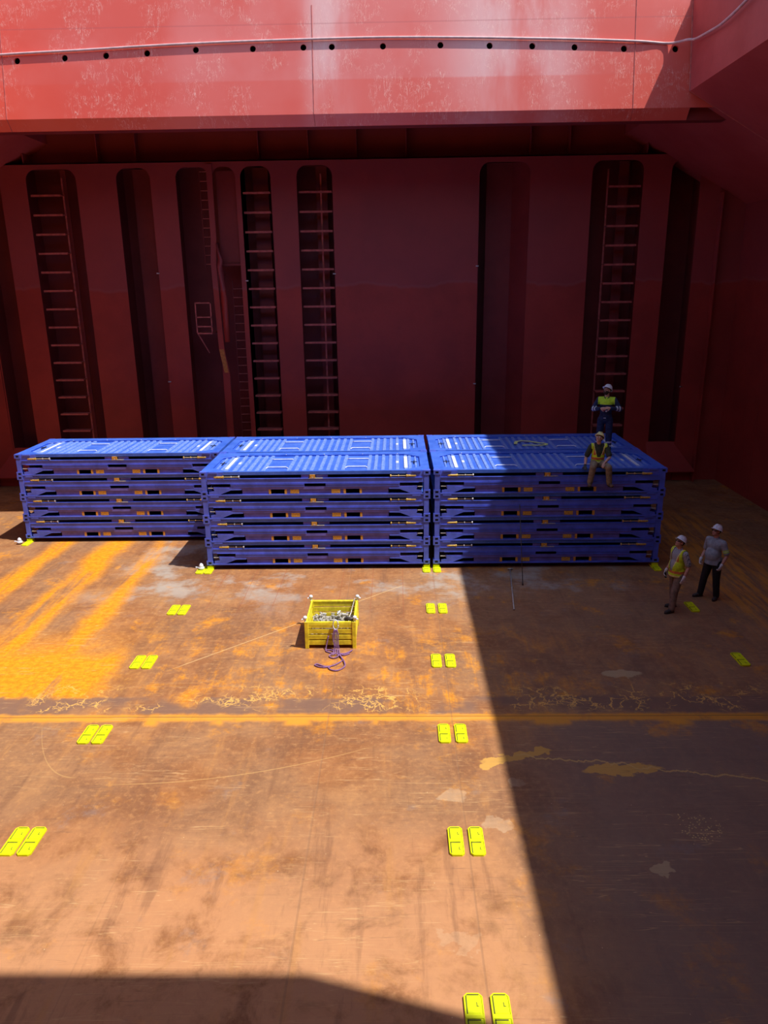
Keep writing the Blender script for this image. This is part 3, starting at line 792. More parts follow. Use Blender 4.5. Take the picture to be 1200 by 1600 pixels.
# ------------------------------------------------------------------ deck sockets, cones
def socket():
    r = empty('deck_socket')
    m = MB()
    w2, l2, c = .102, .275, .035
    pts = [(-w2+c, -l2), (w2-c, -l2), (w2, -l2+c), (w2, l2-c), (w2-c, l2), (-w2+c, l2), (-w2, l2-c), (-w2, -l2+c)]
    m.prism(pts, 2, 0, .022)
    for i in range(8):
        a, b_ = pts[i], pts[(i+1) % 8]
        m.path([(a[0]*.93, a[1]*.97, .024), (b_[0]*.93, b_[1]*.97, .024)], .009, 6)
    m.box(-w2+.01, w2-.01, -.022, .022, .02, .030)
    m.build('base_plate', M['hyellow'], r)
    for s in (-1, 1):
        m = MB(); yc = s*.145
        m.box(-.072, .072, yc-.105, yc+.105, .02, .026); m.mi = 1
        m.box(-.080, -.068, yc-.11, yc+.114, .02, .0275); m.box(-.078, .060, yc+.100, yc+.116, .02, .0275)
        m.box(.030, .056, yc-.03, yc-.022, .024, .028); m.box(.030, .038, yc-.03, yc+.02, .024, .028)
        m.build('socket_plate', [M['hyellow_dk'], M['slot']], r)
    return r
sock = socket(); index_children()
first = True
rownames = {1: 'first row from stacks', 2: 'second row from stacks', 3: 'row by floor seam', 4: 'fourth row from stacks', 5: 'row farthest from stacks'}
NOTE = {}
def put_socket(x, y, lab, grp):
    global first
    o = sock if first else copy_tree(sock); first = False
    o.location = (x, y, 0); tag(o, lab, 'deck socket', grp)
P = 2.5968
cols = {'c': (-.142, .142), 'l': (-6.142-.108, -6.142+.135), 'r': (5.99,)}
for k in range(1, 6):
    y = -.12-P*k+.03
    for ck, xs in cols.items():
        if ck == 'r' and k > 2: continue
        if ck == 'l' and k > 4: continue
        for i, xx in enumerate(xs):
            side = '' if ck == 'r' else ('toward the four men' if i == 1 else 'away from the four men')
            if ck == 'c': lab = 'yellow deck socket beside the shadow edge, %s, %s' % (rownames[k], 'shadow-side one' if i else 'sunny-side one')
            elif ck == 'l': lab = 'yellow deck socket in full sun, %s, %s' % (rownames[k], 'basket-side one' if i else 'outboard one')
            else: lab = 'single yellow deck socket in shade, ' + ('by the feet of the two men' if k == 1 else 'alone on rusty floor away from the men')
            put_socket(xx, y, lab, 'yellow deck sockets on the floor')
for xx, lab in ((-.142, 'yellow deck socket half under the sunlit front stack at the narrow gap'), (.142, 'yellow deck socket half under the part-shaded front stack at the narrow gap'),
                (-6.25, 'yellow deck socket carrying the loose pale cone, beside the sunlit front stack'), (-6.02, 'yellow deck socket under the outer corner of the sunlit front stack'), (6.0, 'yellow deck socket under the outer corner of the part-shaded front stack')):
    put_socket(xx, -.06, lab, 'yellow deck sockets on the floor')
put_socket(-12.13, 2.36, 'yellow deck socket under the outer corner of the set-back stack', 'yellow deck sockets on the floor')

def cone(mat, name):
    m = MB()
    m.lathe([(.05, .0), (.05, .03), (.075, .032), (.078, .058), (.05, .062), (.05, .10)], 16) if False else None
    m.box(-.085, .085, -.07, .07, .0, .07); m.lathe([(.045, .07), (.055, .08), (.055, .098), (.04, .104)], 16)
    return m.build(name, mat, bevel=.008)
c0 = cone(M['hyellow'], 'stacking_cone')
spots = []
for key, (sx_, sy_, _t) in stacks.items():
    for ex in (-1, 1):
        for ey in (-1, 1):
            spots.append((sx_+ex*(L/2-.09), sy_+ey*(W/2-.08), key, ex, ey))
for i, (x, y, key, ex, ey) in enumerate(spots):
    o = c0 if i == 0 else c0.copy()
    if i: COL.objects.link(o)
    o.location = (x, y, .028)
    if ey < 0 and key == 'front_sun': lab = 'yellow stacking cone under the sunlit front stack, at its ' + ('corner by the narrow gap' if ex > 0 else 'outer corner')
    elif ey < 0 and key == 'front_shade': lab = 'yellow stacking cone under the part-shaded front stack, at its ' + ('corner by the narrow gap' if ex < 0 else 'outer corner')
    elif ey < 0 and key == 'lone' and ex < 0: lab = 'yellow stacking cone under the outer corner of the set-back stack'
    else: lab = 'yellow stacking cone hidden beneath the stacks'
    tag(o, lab, 'stacking cone', 'hidden stacking cones' if 'hidden' in lab else 'yellow stacking cones at the stack corners')
def loose_cone():
    m = MB(); m.lathe([(.07, 0), (.085, .02), (.085, .05), (.05, .07), (.06, .10), (.045, .14), (.012, .17)], 14); m.tube((-.14, 0, .05), (.0, 0, .05), .014, seg=8); m.ball((-.14, 0, .05), .025, sub=1)
    return m.build('twistlock', M['whitep'])
lc = loose_cone(); lc.location = (-6.25, -.02, .03); tag(lc, 'loose pale grey twistlock on the socket beside the sunlit front stack', 'twistlock')
lc2 = lc.copy(); COL.objects.link(lc2); lc2.location = (-12.36, 2.30, .03); tag(lc2, 'loose pale grey twistlock at the outer corner of the set-back stack', 'twistlock')

# ------------------------------------------------------------------ yellow basket
bk = empty('steel_basket', (-2.34, -4.10, 0)); tag(bk, 'yellow slatted steel basket of lashing gear on the rusty floor', 'basket')
bx, by, bh = .50, .56, .60
def slat_wall(n_parent, p0, p1, outward):
    m = MB()
    p0 = V(p0); p1 = V(p1); d = (p1-p0).normalized(); o_ = V(outward)
    for k in range(4):
        z0_ = .075+k*.128; z1_ = z0_+.118
        prof = [(0, z0_), (.028, z0_+.012), (.028, z1_-.012), (0, z1_), (-.012, z1_-.012), (-.012, z0_+.012)]
        A = [m.bm.verts.new(p0+o_*a+V((0, 0, z))) for a, z in prof]; B = [m.bm.verts.new(p1+o_*a+V((0, 0, z))) for a, z in prof]
        fs = [m.bm.faces.new(A), m.bm.faces.new(B[::-1])]
        for q in range(6): fs.append(m.bm.faces.new([A[q], B[q], B[(q+1) % 6], A[(q+1) % 6]]))
        bmesh.ops.recalc_face_normals(m.bm, faces=fs)
    # top rim
    a = p0+o_*.0+V((0, 0, .59)); b_ = p1+V((0, 0, .59))
    m.path([a, b_], .024, 6)
    return m.build('slatted_side', M['byellow'], n_parent)
slat_wall(bk, (-bx, -by, 0), (bx, -by, 0), (0, -1, 0)); slat_wall(bk, (-bx, by, 0), (bx, by, 0), (0, 1, 0))
slat_wall(bk, (-bx, -by, 0), (-bx, by, 0), (-1, 0, 0)); slat_wall(bk, (bx, -by, 0), (bx, by, 0), (1, 0, 0))
m = MB(); m.box(-bx, bx, -by, by, .07, .10); m.build('basket_floor', M['byellow'], bk)
for sx_ in (-1, 1):
    for sy_ in (-1, 1):
        m = MB(); m.box(sx_*bx-.04, sx_*bx+.04, sy_*by-.04, sy_*by+.04, 0, .61); m.build('corner_leg', M['byellow'], bk, bevel=.006)
        m = MB(); ox_ = sx_*(bx+.02)
        m.tube((ox_, sy_*by, .60), (ox_, sy_*by, .67), .02, seg=8); m.ball((ox_, sy_*by, .70), (.045, .045, .04), sub=2)
        m.tube((ox_-sx_*.0, sy_*by, .69), (ox_+sx_*.07, sy_*by-.02, .66), .018, seg=8)
        m.build('lifting_lug', M['whitep'], bk)['label'] = 'pale lifting lug'
# gear inside: shackles and short bars, uncountable heap
m = MB(); rnd = random.Random(3)
for i in range(220):
    x, y, z = rnd.uniform(-.43, .43), rnd.uniform(-.48, .48), .22+rnd.random()*.16
    a = rnd.uniform(0, 6.28); l = rnd.uniform(.05, .13); e = rnd.uniform(-.4, .4)
    d = V((math.cos(a), math.sin(a), e))*l
    m.mi = 0 if rnd.random() < .6 else 1
    p = V((x, y, z)); q = p+d
    q.x = max(-.45, min(.45, q.x)); q.y = max(-.5, min(.5, q.y)); q.z = max(.15, q.z)
    if (q-p).length < .02: continue
    m.tube(p, q, rnd.uniform(.012, .024), seg=7)
    if i % 4 == 0: m.ball(p, rnd.uniform(.025, .04), sub=1)
m.box(-.44, .44, -.50, .50, .105, .25)
o = m.build('lashing_gear', [M['junk'], M['zinc']]); o.location = (-2.34, -4.10, 0)
tag(o, 'heap of dull shackles and lashing fittings inside the yellow basket', 'lashing gear', kind='stuff')
m = MB(); m.path([(-1.95, -4.62, .60), (-2.0, -4.3, .42), (-2.05, -4.1, .30), (-1.95, -3.9, .45), (-1.88, -3.56, .66)], .012, 6)
tag(m.build('sling_rod', M['rodgrey'], smooth=True), 'thin grey rod propped across a corner inside the yellow basket', 'rod')
m = MB(); m.tube((-2.00, -4.54, .60), (-1.86, -4.60, .64), .05, .035, 12); m.ball((-2.0, -4.53, .6), .055, sub=2)
tag(m.build('shackle_bolt', M['roddark'], smooth=True), 'black and pale shackle lying on the basket rim corner', 'shackle')

# purple sling with its pale link
m = MB()
pts = [(-2.22+.055*math.cos(t), -4.72, .56+.11*math.sin(t)) for t in [2*math.pi*k/20 for k in range(21)]]
m.path(pts, .012, 6)
tag(m.build('sling_link', M['whitep'], smooth=True), 'pale oval steel link hooked over the basket rim', 'link')
def wig(base, amp, seed):
    rr = random.Random(seed)
    return [(p[0]+rr.uniform(-amp, amp), p[1]+rr.uniform(-amp, amp), p[2]) for p in base]
m = MB()
down = []
for i, dx in enumerate((-.045, -.018, .012, .04)):
    top = (-2.22+dx*.6, -4.735, .46); 
    mid = (-2.225+dx*1.2, -4.76, .22); bot = (-2.21+dx*1.3, -4.80, .03)
    m.path(smoothpts([top, (-2.222+dx*1.3, -4.75, .34), mid, (-2.21+dx, -4.78, .10), bot, (-2.20+dx*1.5, -4.95, .02)], 4), .013, 6)
floor_runs = [
    [(-2.22, -4.95, .02), (-2.30, -5.00, .03), (-2.34, -5.08, .02), (-2.25, -5.16, .02), (-2.15, -5.10, .04), (-2.20, -5.02, .05), (-2.29, -5.05, .04)],
    [(-2.17, -4.95, .02), (-2.08, -4.99, .03), (-2.0, -4.97, .03), (-1.93, -4.90, .03), (-1.88, -4.83, .03)],
    [(-2.15, -4.96, .03), (-2.05, -5.03, .02), (-1.98, -5.0, .02), (-1.93, -4.95, .02)],
    [(-2.18, -4.98, .02), (-2.10, -5.12, .04), (-2.06, -5.25, .02), (-2.12, -5.36, .02), (-2.22, -5.47, .02), (-2.36, -5.52, .02), (-2.48, -5.46, .02), (-2.56, -5.41, .02), (-2.60, -5.45, .02), (-2.52, -5.52, .02), (-2.40, -5.55, .02), (-2.28, -5.54, .025)],
    [(-2.13, -5.0, .03), (-2.07, -5.18, .03), (-2.02, -5.32, .04), (-1.99, -5.48, .02), (-2.04, -5.60, .02), (-2.13, -5.68, .02), (-2.24, -5.66, .02), (-2.31, -5.58, .02), (-2.28, -5.53, .03)],
    [(-2.38, -4.70, .30), (-2.42, -4.73, .12), (-2.44, -4.78, .02), (-2.42, -4.86, .02), (-2.32, -4.92, .02), (-2.22, -4.97, .03)],
    [(-2.44, -4.80, .02), (-2.34, -4.80, .02), (-2.26, -4.86, .03)]]
for fr in floor_runs: m.path(smoothpts(fr, 5), .014, 6)
tag(m.build('web_sling', M['purple'], smooth=True), 'tangled purple sling hanging from the yellow basket and trailing on the floor', 'sling')

# lashing rods
m = MB(); m.tube((2.10, -.16, .02), (1.81, -2.77, .02), .017, seg=8); m.tube((2.03, -.16, .03), (2.17, -.16, .03), .02, seg=8); m.ball((1.96, -1.45, .025), .03, sub=1); m.ball((1.81, -2.77, .02), .026, sub=1)
tag(m.build('lashing_rod', M['rodgrey'], smooth=True), 'pale lashing rod lying flat on the floor in front of the part-shaded stack', 'lashing rod')
m = MB(); m.tube((2.26, -1.27, .012), (2.31, -.02, 1.78), .010, seg=8); m.tube((2.26, -1.27, .01), (2.262, -1.21, .09), .018, seg=8)
tag(m.build('lashing_rod', M['roddark'], smooth=True), 'thin dark lashing rod leaning upright against the part-shaded stack', 'lashing rod')

# yellow strap on the rear shaded stack
m = MB()
ztop = Z0+4*H
def ribbon(m, pts, w_, th=.006):
    pts = smoothpts(pts, 6); A = []
    for i, p in enumerate(pts):
        d = (pts[min(i+1, len(pts)-1)]-pts[max(i-1, 0)]).normalized(); x = d.cross(V((0, 0, 1))).normalized()*w_/2
        A.append([m.bm.verts.new(p+x), m.bm.verts.new(p-x), m.bm.verts.new(p-x+V((0, 0, th))), m.bm.verts.new(p+x+V((0, 0, th)))])
    for a, b_ in zip(A, A[1:]):
        for q in range(4): m.bm.faces.new([a[q], a[(q+1) % 4], b_[(q+1) % 4], b_[q]])
    m.bm.faces.new(A[0][::-1]); m.bm.faces.new(A[-1])
    bmesh.ops.recalc_face_normals(m.bm, faces=m.bm.faces)
ribbon(m, [(2.68, 3.35, ztop-.01), (2.75, 3.65, ztop-.005), (2.95, 3.78, ztop), (3.2, 3.70, ztop-.01), (3.40, 3.50, ztop-.01), (3.58, 3.32, ztop), (3.55, 3.18, ztop-.01), (3.3, 3.12, ztop-.01), (3.0, 3.16, ztop-.01), (2.85, 3.15, ztop-.015)], .10)
tag(m.build('cargo_strap', M['strapy']), 'pale yellow cargo strap curled on top of the rear shaded stack', 'strap')

# ------------------------------------------------------------------ people
SK = {'skin': paint('skin_tan', (.60, .35, .26), .55, .08, 30), 'lip': paint('lip', (.36, .13, .11), .5, .1, 30),
      'skin2': paint('skin_ruddy', (.54, .28, .20), .55, .08, 30)}
M['navy'] = paint('navy_coverall_cloth', (.012, .022, .075), .85, .35, 14)
M['lime'] = paint('lime_hi_vis', (.50, .85, .03), .7, .12, 20)
M['limey'] = paint('yellow_hi_vis', (.62, .85, .02), .7, .12, 20)
M['orange'] = paint('orange_hi_vis', (.65, .18, .05), .7, .15, 20)
M['edgey'] = paint('pale_vest_binding', (.80, .78, .30), .7, .1, 20)
M['reflect'] = paint('grey_reflective_tape', (.55, .58, .62), .4, .1, 30)
M['helm_w'] = paint('white_helmet_shell', (.78, .80, .86), .3, .05, 10)
M['helm_y'] = paint('cream_helmet_shell', (.78, .74, .32), .3, .08, 10)
M['glass'] = paint('dark_lens', (.01, .01, .012), .15, .1, 10)
M['black'] = paint('black_cloth', (.012, .012, .014), .85, .3, 15)
M['khaki'] = paint('khaki_cloth', (.22, .155, .11), .85, .25, 15)
M['taupe'] = paint('grey_khaki_cloth', (.24, .19, .125), .85, .25, 15)
M['tee'] = paint('dark_green_tee', (.035, .05, .035), .85, .3, 15)
M['greycl'] = paint('grey_work_shirt_cloth', (.30, .34, .38), .85, .18, 12)
M['bootb'] = paint('brown_boot_leather', (.13, .085, .05), .6, .3, 15)
M['bootk'] = paint('dark_boot_leather', (.035, .028, .025), .6, .3, 15)
M['glovew'] = paint('white_glove_cloth', (.72, .72, .74), .8, .1, 30)
M['glovek'] = paint('grey_black_glove', (.05, .05, .05), .8, .5, 30)
M['hair'] = paint('dark_hair', (.03, .018, .012), .8, .3, 60)
M['sole'] = paint('boot_sole', (.02, .018, .016), .8, .2, 20)
M['eye'] = paint('eye', (.03, .02, .02), .2, .1, 20)
M['red_badge'] = paint('red_badge_cloth', (.7, .05, .05), .7, .1, 20)
def plaid():
    g = G('black_and_white_check_cloth'); x, y, z = g.xyz(g.obj())
    a = g.ss(g.math('SINE', g.mul(x, 300.)), .1, .5); b_ = g.ss(g.math('SINE', g.mul(z, 300.)), .1, .5); c_ = g.ss(g.math('SINE', g.mul(y, 300.)), .1, .5)
    f_ = g.math('MAXIMUM', a, b_)
    return g.fin(g.mix(g.mul(f_, .85), (.66, .70, .74, 1), (.06, .07, .10, 1)), .85)
M['plaid'] = plaid()

def remesh(m, name, mats, parent, voxel=.011, smooth=3, fac=.5):
    o = m.build(name, mats, parent)
    a = o.modifiers.new('r', 'REMESH'); a.mode = 'VOXEL'; a.voxel_size = voxel; a.use_smooth_shade = True
    if smooth:
        s_ = o.modifiers.new('s', 'SMOOTH'); s_.iterations = smooth; s_.factor = fac
    apply_mods(o)
    if not isinstance(mats, (list, tuple)): mats = [mats]
    if len(o.data.materials) == 0:
        for mm in mats: o.data.materials.append(mm)
    for p in o.data.polygons: p.use_smooth = True; p.material_index = 0
    return o
def color_by(o, fn):
    for p in o.data.polygons:
        k = fn(p.center, p.normal)
        if k: p.material_index = k
def shell_from(o, name, mats, parent, keep, off=.008, th=.006, fn=None):
    """garment panel: the faces of o that satisfy keep, pushed outward and given thickness"""
    bm = bmesh.new(); bm.from_mesh(o.data)
    bm.normal_update()
    kill = [f_ for f_ in bm.faces if not keep(f_.calc_center_median(), f_.normal)]
    bmesh.ops.delete(bm, geom=kill, context='FACES')
    for v in bm.verts: v.co += v.normal*off
    me = bpy.data.meshes.new(name); bm.to_mesh(me); bm.free()
    for m_ in mats: me.materials.append(m_)
    ob = bpy.data.objects.new(name, me); COL.objects.link(ob); ob.parent = parent
    for p in me.polygons:
        p.use_smooth = True; p.material_index = (fn(p.center, p.normal) or 0) if fn else 0
    s_ = ob.modifiers.new('t', 'SOLIDIFY'); s_.thickness = th; s_.offset = 1
    return ob

def hand_shapes(m, wrist, dirv, palm_n, side, curl=.5, scale=1., infl=0.):
    """palm, four unequal fingers with knuckle bends and a thumb. dirv: from wrist to knuckles; palm_n: way the palm faces; side: +1 thumb along dirv x palm_n"""
    d = V(dirv).normalized(); n = (V(palm_n)-d*V(palm_n).dot(d)).normalized(); t = d.cross(n)*side
    w = V(wrist); s = scale
    R = Matrix((t, d, n)).transposed()
    m.ball(w+d*.05*s, (.040*s+infl, .052*s+infl, .017*s+infl), R, sub=2)
    m.capsule(w-d*.02*s, w+d*.03*s, .024*s+infl, .026*s+infl)
    lens = (.070, .080, .075, .058)
    for i, ln in enumerate(lens):
        k = w+d*(.088-.004*abs(i-1.3))*s+t*(.030-.020*i)*s
        dd = (d*math.cos(curl*.5)+n*math.sin(curl*.5)); p1 = k+dd*ln*.45*s
        d2 = (d*math.cos(curl*1.3)+n*math.sin(curl*1.3)); p2 = p1+d2*ln*.32*s
        d3 = (d*math.cos(curl*2.)+n*math.sin(curl*2.)); p3 = p2+d3*ln*.25*s
        r = .0090*s+infl
        m.capsule(k-d*.02*s, k, r*1.05, r); m.capsule(k, p1, r, r*.95); m.capsule(p1, p2, r*.95, r*.88); m.capsule(p2, p3, r*.88, r*.8)
    b0 = w+d*.025*s+t*.030*s; b1 = b0+(t*.7+d*.6+n*.3).normalized()*.042*s; b2 = b1+(d*.85+t*.25+n*.45).normalized()*.032*s
    m.capsule(b0, b1, .0125*s+infl, .0105*s+infl); m.capsule(b1, b2, .0105*s+infl, .0088*s+infl)

def person(name, label, loc, rz, J, style):
    """J: joints in the figure's own frame, facing -Y, z up"""
    root = empty('person', loc, rz); tag(root, label, 'person')
    g = {k: V(v) for k, v in J.items()}
    look = V(style['look']).normalized()
    hc = g['head']                                     # head centre
    upv = (V((0, 0, 1))-look*look.z).normalized(); rt = look.cross(upv)
    R = Matrix((rt, look, upv)).transposed()           # head axes: x right, y forward, z up
    hp = lambda x, y, z: hc+R @ V((x, y, z))
    skin = style.get('skin', SK['skin'])
    # --- body: one continuous surface
    m = MB()
    m.ball(hp(0, -.012, .030), (.075, .094, .092), R)            # skull
    m.ball(hp(0, .020, -.035), (.060, .072, .075), R)            # face
    m.ball(hp(0, .052, -.085), (.034, .032, .028), R)            # chin
    for s in (-1, 1):
        m.ball(hp(s*.040, .052, -.020), (.022, .024, .020), R, 2)   # cheek
        m.ball(hp(s*.078, -.005, -.012), (.010, .020, .032), R, 2)   # ear
        m.ball(hp(s*.030, .078, .022), (.026, .014, .010), R, 2)     # brow
    m.capsule(hp(0, .085, .012), hp(0, .108, -.022), .009, .014)      # nose
    m.ball(hp(0, .090, -.052), (.022, .012, .006), R, 2); m.ball(hp(0, .088, -.063), (.018, .012, .007), R, 2)   # lips
    nb = g['neck']
    m.capsule(nb, hp(0, -.025, -.055), .060, .054)
    T = (nb-g['pelvis']).normalized()
    m.capsule(nb-T*.06, g['chest'], .075, .10); m.capsule(g['chest'], g['pelvis'], .10, .10)
    for s in 'RL':
        sh, el, wr = g['sh'+s], g['el'+s], g['wr'+s]
        m.capsule(g['chest']+(nb-g['chest'])*.6, sh, .06, .050)
        m.capsule(sh, el, .050, .040); m.capsule(el, el+(wr-el)*.35, .040, .041); m.capsule(el+(wr-el)*.35, wr, .041, .027)
        hp_, kn, an = g['hip'+s], g['kn'+s], g['an'+s]
        m.capsule(g['pelvis'], hp_, .08, .075); m.capsule(hp_, kn, .070, .048); m.capsule(kn, kn+(an-kn)*.35, .048, .050); m.capsule(kn+(an-kn)*.35, an, .050, .036)
        m.capsule(an, an+(g['toe'+s]-an)*.55, .030, .022)
        if not style.get('glove'+s): hand_shapes(m, wr, style['hd'+s], style['pn'+s], style.get('ts'+s, 1), style.get('curl'+s, .5))
    body = remesh(m, 'body', [skin, SK['lip']], root, .0072, 2, .4)
    lc_ = hp(0, .098, -.058)
    color_by(body, lambda c, n: 1 if abs((R.transposed() @ (c-lc_)).z) < .009 and abs((R.transposed() @ (c-lc_)).x) < .024 and (R.transposed() @ (c-lc_)).y > -.015 else 0)
    # --- shirt / coverall top
    fat = style.get('fat', 1.); vb = style.get('belly', 0)
    m = MB()
    pv, ch = g['pelvis'], g['chest']
    ax = (nb-pv).normalized(); xx = (g['shL']-g['shR']).normalized(); yy = ax.cross(xx).normalized()
    RT = Matrix((xx, yy, ax)).transposed()
    m.ball(ch+ax*.03, (.172*fat, .122*fat, .19), RT); m.ball(pv+(ch-pv)*.5, (.155*fat, .118*fat, .20), RT); m.ball(pv+ax*.03, (.165*fat, .125*fat, .13), RT)
    if vb: m.ball(pv+(ch-pv)*.42-yy*.0+V((0, -1, 0))*(.035+.045*vb), (.155*fat, .125*fat, .21), RT)
    m.capsule(nb-ax*.03, nb+ax*.012, .072, .066)
    for s in 'RL':
        sh, el, wr = g['sh'+s], g['el'+s], g['wr'+s]
        m.capsule(nb-ax*.045, sh+V((0, 0, .0)), .066, .070)
        m.capsule(ch+ax*.04, sh-ax*.03, .105, .070)
        if style['sleeve'] == 'short': m.capsule(sh, sh+(el-sh)*.80, .074, .072)
        else:
            m.capsule(sh, el, .074, .062); m.capsule(el, el+(wr-el)*.92, .060, .046)
    hem = style.get('hem', 0)
    if hem: m.tube(pv+ax*.05, pv-ax*hem, .165*fat, .175*fat, 24)
    smat = style['shirt']
    shirt = remesh(m, style.get('shirtname', 'shirt'), [smat]+style.get('shirtmats', []), root, .012, 4, .5)
    if style.get('shirtfn'): color_by(shirt, style['shirtfn'](g, ax, nb))
    # collar
    m = MB()
    for s in (-1, 1):
        p0 = nb+ax*.02+V((s*.005, -.075, -.035)); 
        m.path([nb+ax*.035+V((0, .055, .005)), nb+ax*.03+V((s*.055, .02, 0)), nb+ax*.015+V((s*.055, -.04, -.01)), nb+V((s*.022, -.088, -.035))], [.012, .014, .016, .010], 6)
    m.build('collar', style.get('collar', smat), root, smooth=True)
    # --- trousers
    m = MB()
    m.ball(pv+ax*.02, (.165*fat, .128*fat, .10), RT); m.ball(pv-ax*.05, (.165*fat, .130*fat, .11), RT)
    for s in 'RL':
        hp_, kn, an = g['hip'+s], g['kn'+s], g['an'+s]
        d = (an-kn).normalized()
        m.capsule(pv-ax*.03, hp_, .11, .100); m.capsule(hp_, kn, .104*fat, .084); m.capsule(kn, kn+(an-kn)*.4, .084, .082)
        m.capsule(kn+(an-kn)*.4, an-d*.01, .080, .072)
        # cloth folds at knee and ankle
        for t_, rr in ((.06, .088), (.55, .085), (.70, .082), (.82, .083), (.93, .081)):
            c_ = kn+(an-kn)*t_; m.ball(c_, (rr, rr, .016), Matrix.Rotation(.25*(1 if t_ > .8 else -1), 3, 'X'), 2)
    tr = remesh(m, 'trousers' if style['trmat'] is not M['navy'] else 'coverall_legs', [style['trmat'], M['reflect']], root, .011, 3, .5)
    if style.get('shinbands'):
        def fb(c, n):
            for s in 'RL':
                kn, an = g['kn'+s], g['an'+s]; d = an-kn; t_ = (c-kn).dot(d)/d.length_squared
                if (c-kn-d*t_).length < .10 and (.34 < t_ < .44 or .56 < t_ < .66): return 1
            return 0
        color_by(tr, fb)
    # --- boots
    for s in 'RL':
        an, to = g['an'+s], g['toe'+s]; d = (to-an); sn = V(style.get('soleN'+s, (0, 0, 1))).normalized()
        f_ = (d-sn*d.dot(sn)).normalized()
        sole0 = an-sn*.075
        m = MB()
        m.capsule(an+sn*.08, an-sn*.01, .056, .052); m.capsule(an-sn*.025-f_*.03, an-sn*.03+f_*.07, .048, .048); m.capsule(an-sn*.028+f_*.03, an-sn*.038+f_*.155, .048, .038)
        m.ball(an-sn*.042+f_*.14, (.052, .052, .034), None, 2)
        b_ = remesh(m, 'boot', [style['boot']], root, .010, 2, .5)
        side_ = f_.cross(sn); RB = Matrix((side_, f_, sn)).transposed()
        m = MB(); n_ = 18
        A = []
        out = [(.046*math.sin(2*math.pi*k/n_)*(1.12 if math.cos(2*math.pi*k/n_) > 0 else .9), .055+.145*math.cos(2*math.pi*k/n_)) for k in range(n_)]
        top_ = [m.bm.verts.new(sole0+RB @ V((a, b2, .020))) for a, b2 in out]; bot_ = [m.bm.verts.new(sole0+RB @ V((a, b2, 0))) for a, b2 in out]
        m.bm.faces.new(top_); m.bm.faces.new(bot_[::-1])
        for k in range(n_): m.bm.faces.new([top_[k], bot_[k], bot_[(k+1) % n_], top_[(k+1) % n_]])
        bmesh.ops.recalc_face_normals(m.bm, faces=m.bm.faces)
        m.build('sole', M['sole'], b_)
    # --- gloves
    for s in 'RL':
        gm = style.get('glove'+s)
        if gm:
            m = MB(); hand_shapes(m, g['wr'+s], style['hd'+s], style['pn'+s], style.get('ts'+s, 1), style.get('curl'+s, .5), 1.0, .0025)
            dd = (g['wr'+s]-g['el'+s]).normalized(); m.capsule(g['wr'+s]-dd*.035, g['wr'+s]+dd*.01, .036, .031)
            remesh(m, 'glove', [gm], root, .0065, 1, .4)
    # --- helmet
    tilt = style.get('helm_tilt', .12)
    RH = R @ Matrix.Rotation(tilt, 3, 'X')
    MH = Matrix.Translation(hp(0, -.012, .045)) @ RH.to_4x4()
    hm = empty('hard_hat_pivot') if False else None
    m = MB()
    prof = [(.120*math.cos(t), .118*math.sin(t)) for t in [math.pi/2*k/10 for k in range(10)]] + [(.004, .118)]
    m.lathe([(.108, -.004), (.120, -.004)]+prof[0:], 28, MH @ Matrix.Diagonal((.92, 1.08, 1, 1)))
    # ridges on the crown
    for rx in (-.03, 0, .03):
        m.path([MH @ V((rx, .118*math.cos(t), .112*math.sin(t)+.008)) for t in [math.pi*k/12 for k in range(1, 12)]], .009, 6)
    # brim
    nseg = 28; brim = style.get('brim', 'front')
    inn, outv, ou2 = [], [], []
    for k in range(nseg):
        t = 2*math.pi*k/nseg; c_, s_ = math.cos(t), math.sin(t)
        e = .030 if brim == 'full' else (.008+.040*max(0, s_)**1.5)
        inn.append(m.bm.verts.new(MH @ V((.108*c_, .126*s_, .004)))); outv.append(m.bm.verts.new(MH @ V(((.110+e)*c_, (.129+e)*s_, -.012)))); ou2.append(m.bm.verts.new(MH @ V(((.110+e)*c_, (.129+e)*s_, -.017))))
    in2 = [m.bm.verts.new(MH @ V((.106*math.cos(2*math.pi*k/nseg), .122*math.sin(2*math.pi*k/nseg), -.003))) for k in range(nseg)]
    for k in range(nseg):
        j = (k+1) % nseg
        m.bm.faces.new([inn[k], outv[k], outv[j], inn[j]]); m.bm.faces.new([outv[k], ou2[k], ou2[j], outv[j]]); m.bm.faces.new([ou2[k], in2[k], in2[j], ou2[j]])
    hh = m.build('hard_hat', style['helmet'], root, smooth=True)
    m = MB(); m.lathe([(.104, -.016), (.104, -.002), (.100, .02), (.05, .05)], 24, MH @ Matrix.Diagonal((.92, 1.06, 1, 1))); m.build('hat_band', M['black'], hh)
    # --- hair at the nape and temples
    m = MB(); m.ball(hp(0, -.035, .005), (.080, .080, .075), R); hr = m.build('hair', M['hair'], root, smooth=True)
    if style.get('beard'):
        sh_ = shell_from(body, 'beard', [M['hair']], root, lambda c, n: (lambda q: q.z < -.035 and q.z > -.125 and q.y > -.01 and abs(q.x) < .075 and not (abs(q.x) < .022 and -.066 < q.z < -.045))(R.transposed() @ (c-hc)), .002, .005)
    # --- eyes or glasses
    if style.get('glasses'):
        m = MB()
        for s in (-1, 1):
            m.ball(hp(s*.033, .088, .004), (.030, .010, .018), R, 2); m.tube(hp(s*.058, .080, .006), hp(s*.080, -.01, .004), .004, seg=6)
        m.tube(hp(-.012, .097, .006), hp(.012, .097, .006), .004, seg=6)
        m.build('glasses', M['glass'] if style['glasses'] == 'dark' else M['zinc'], root, smooth=True)
    else:
        for s in (-1, 1):
            m = MB(); m.ball(hp(s*.030, .084, .004), (.013, .007, .006), R, 2); m.build('eye', M['eye'], root, smooth=True)
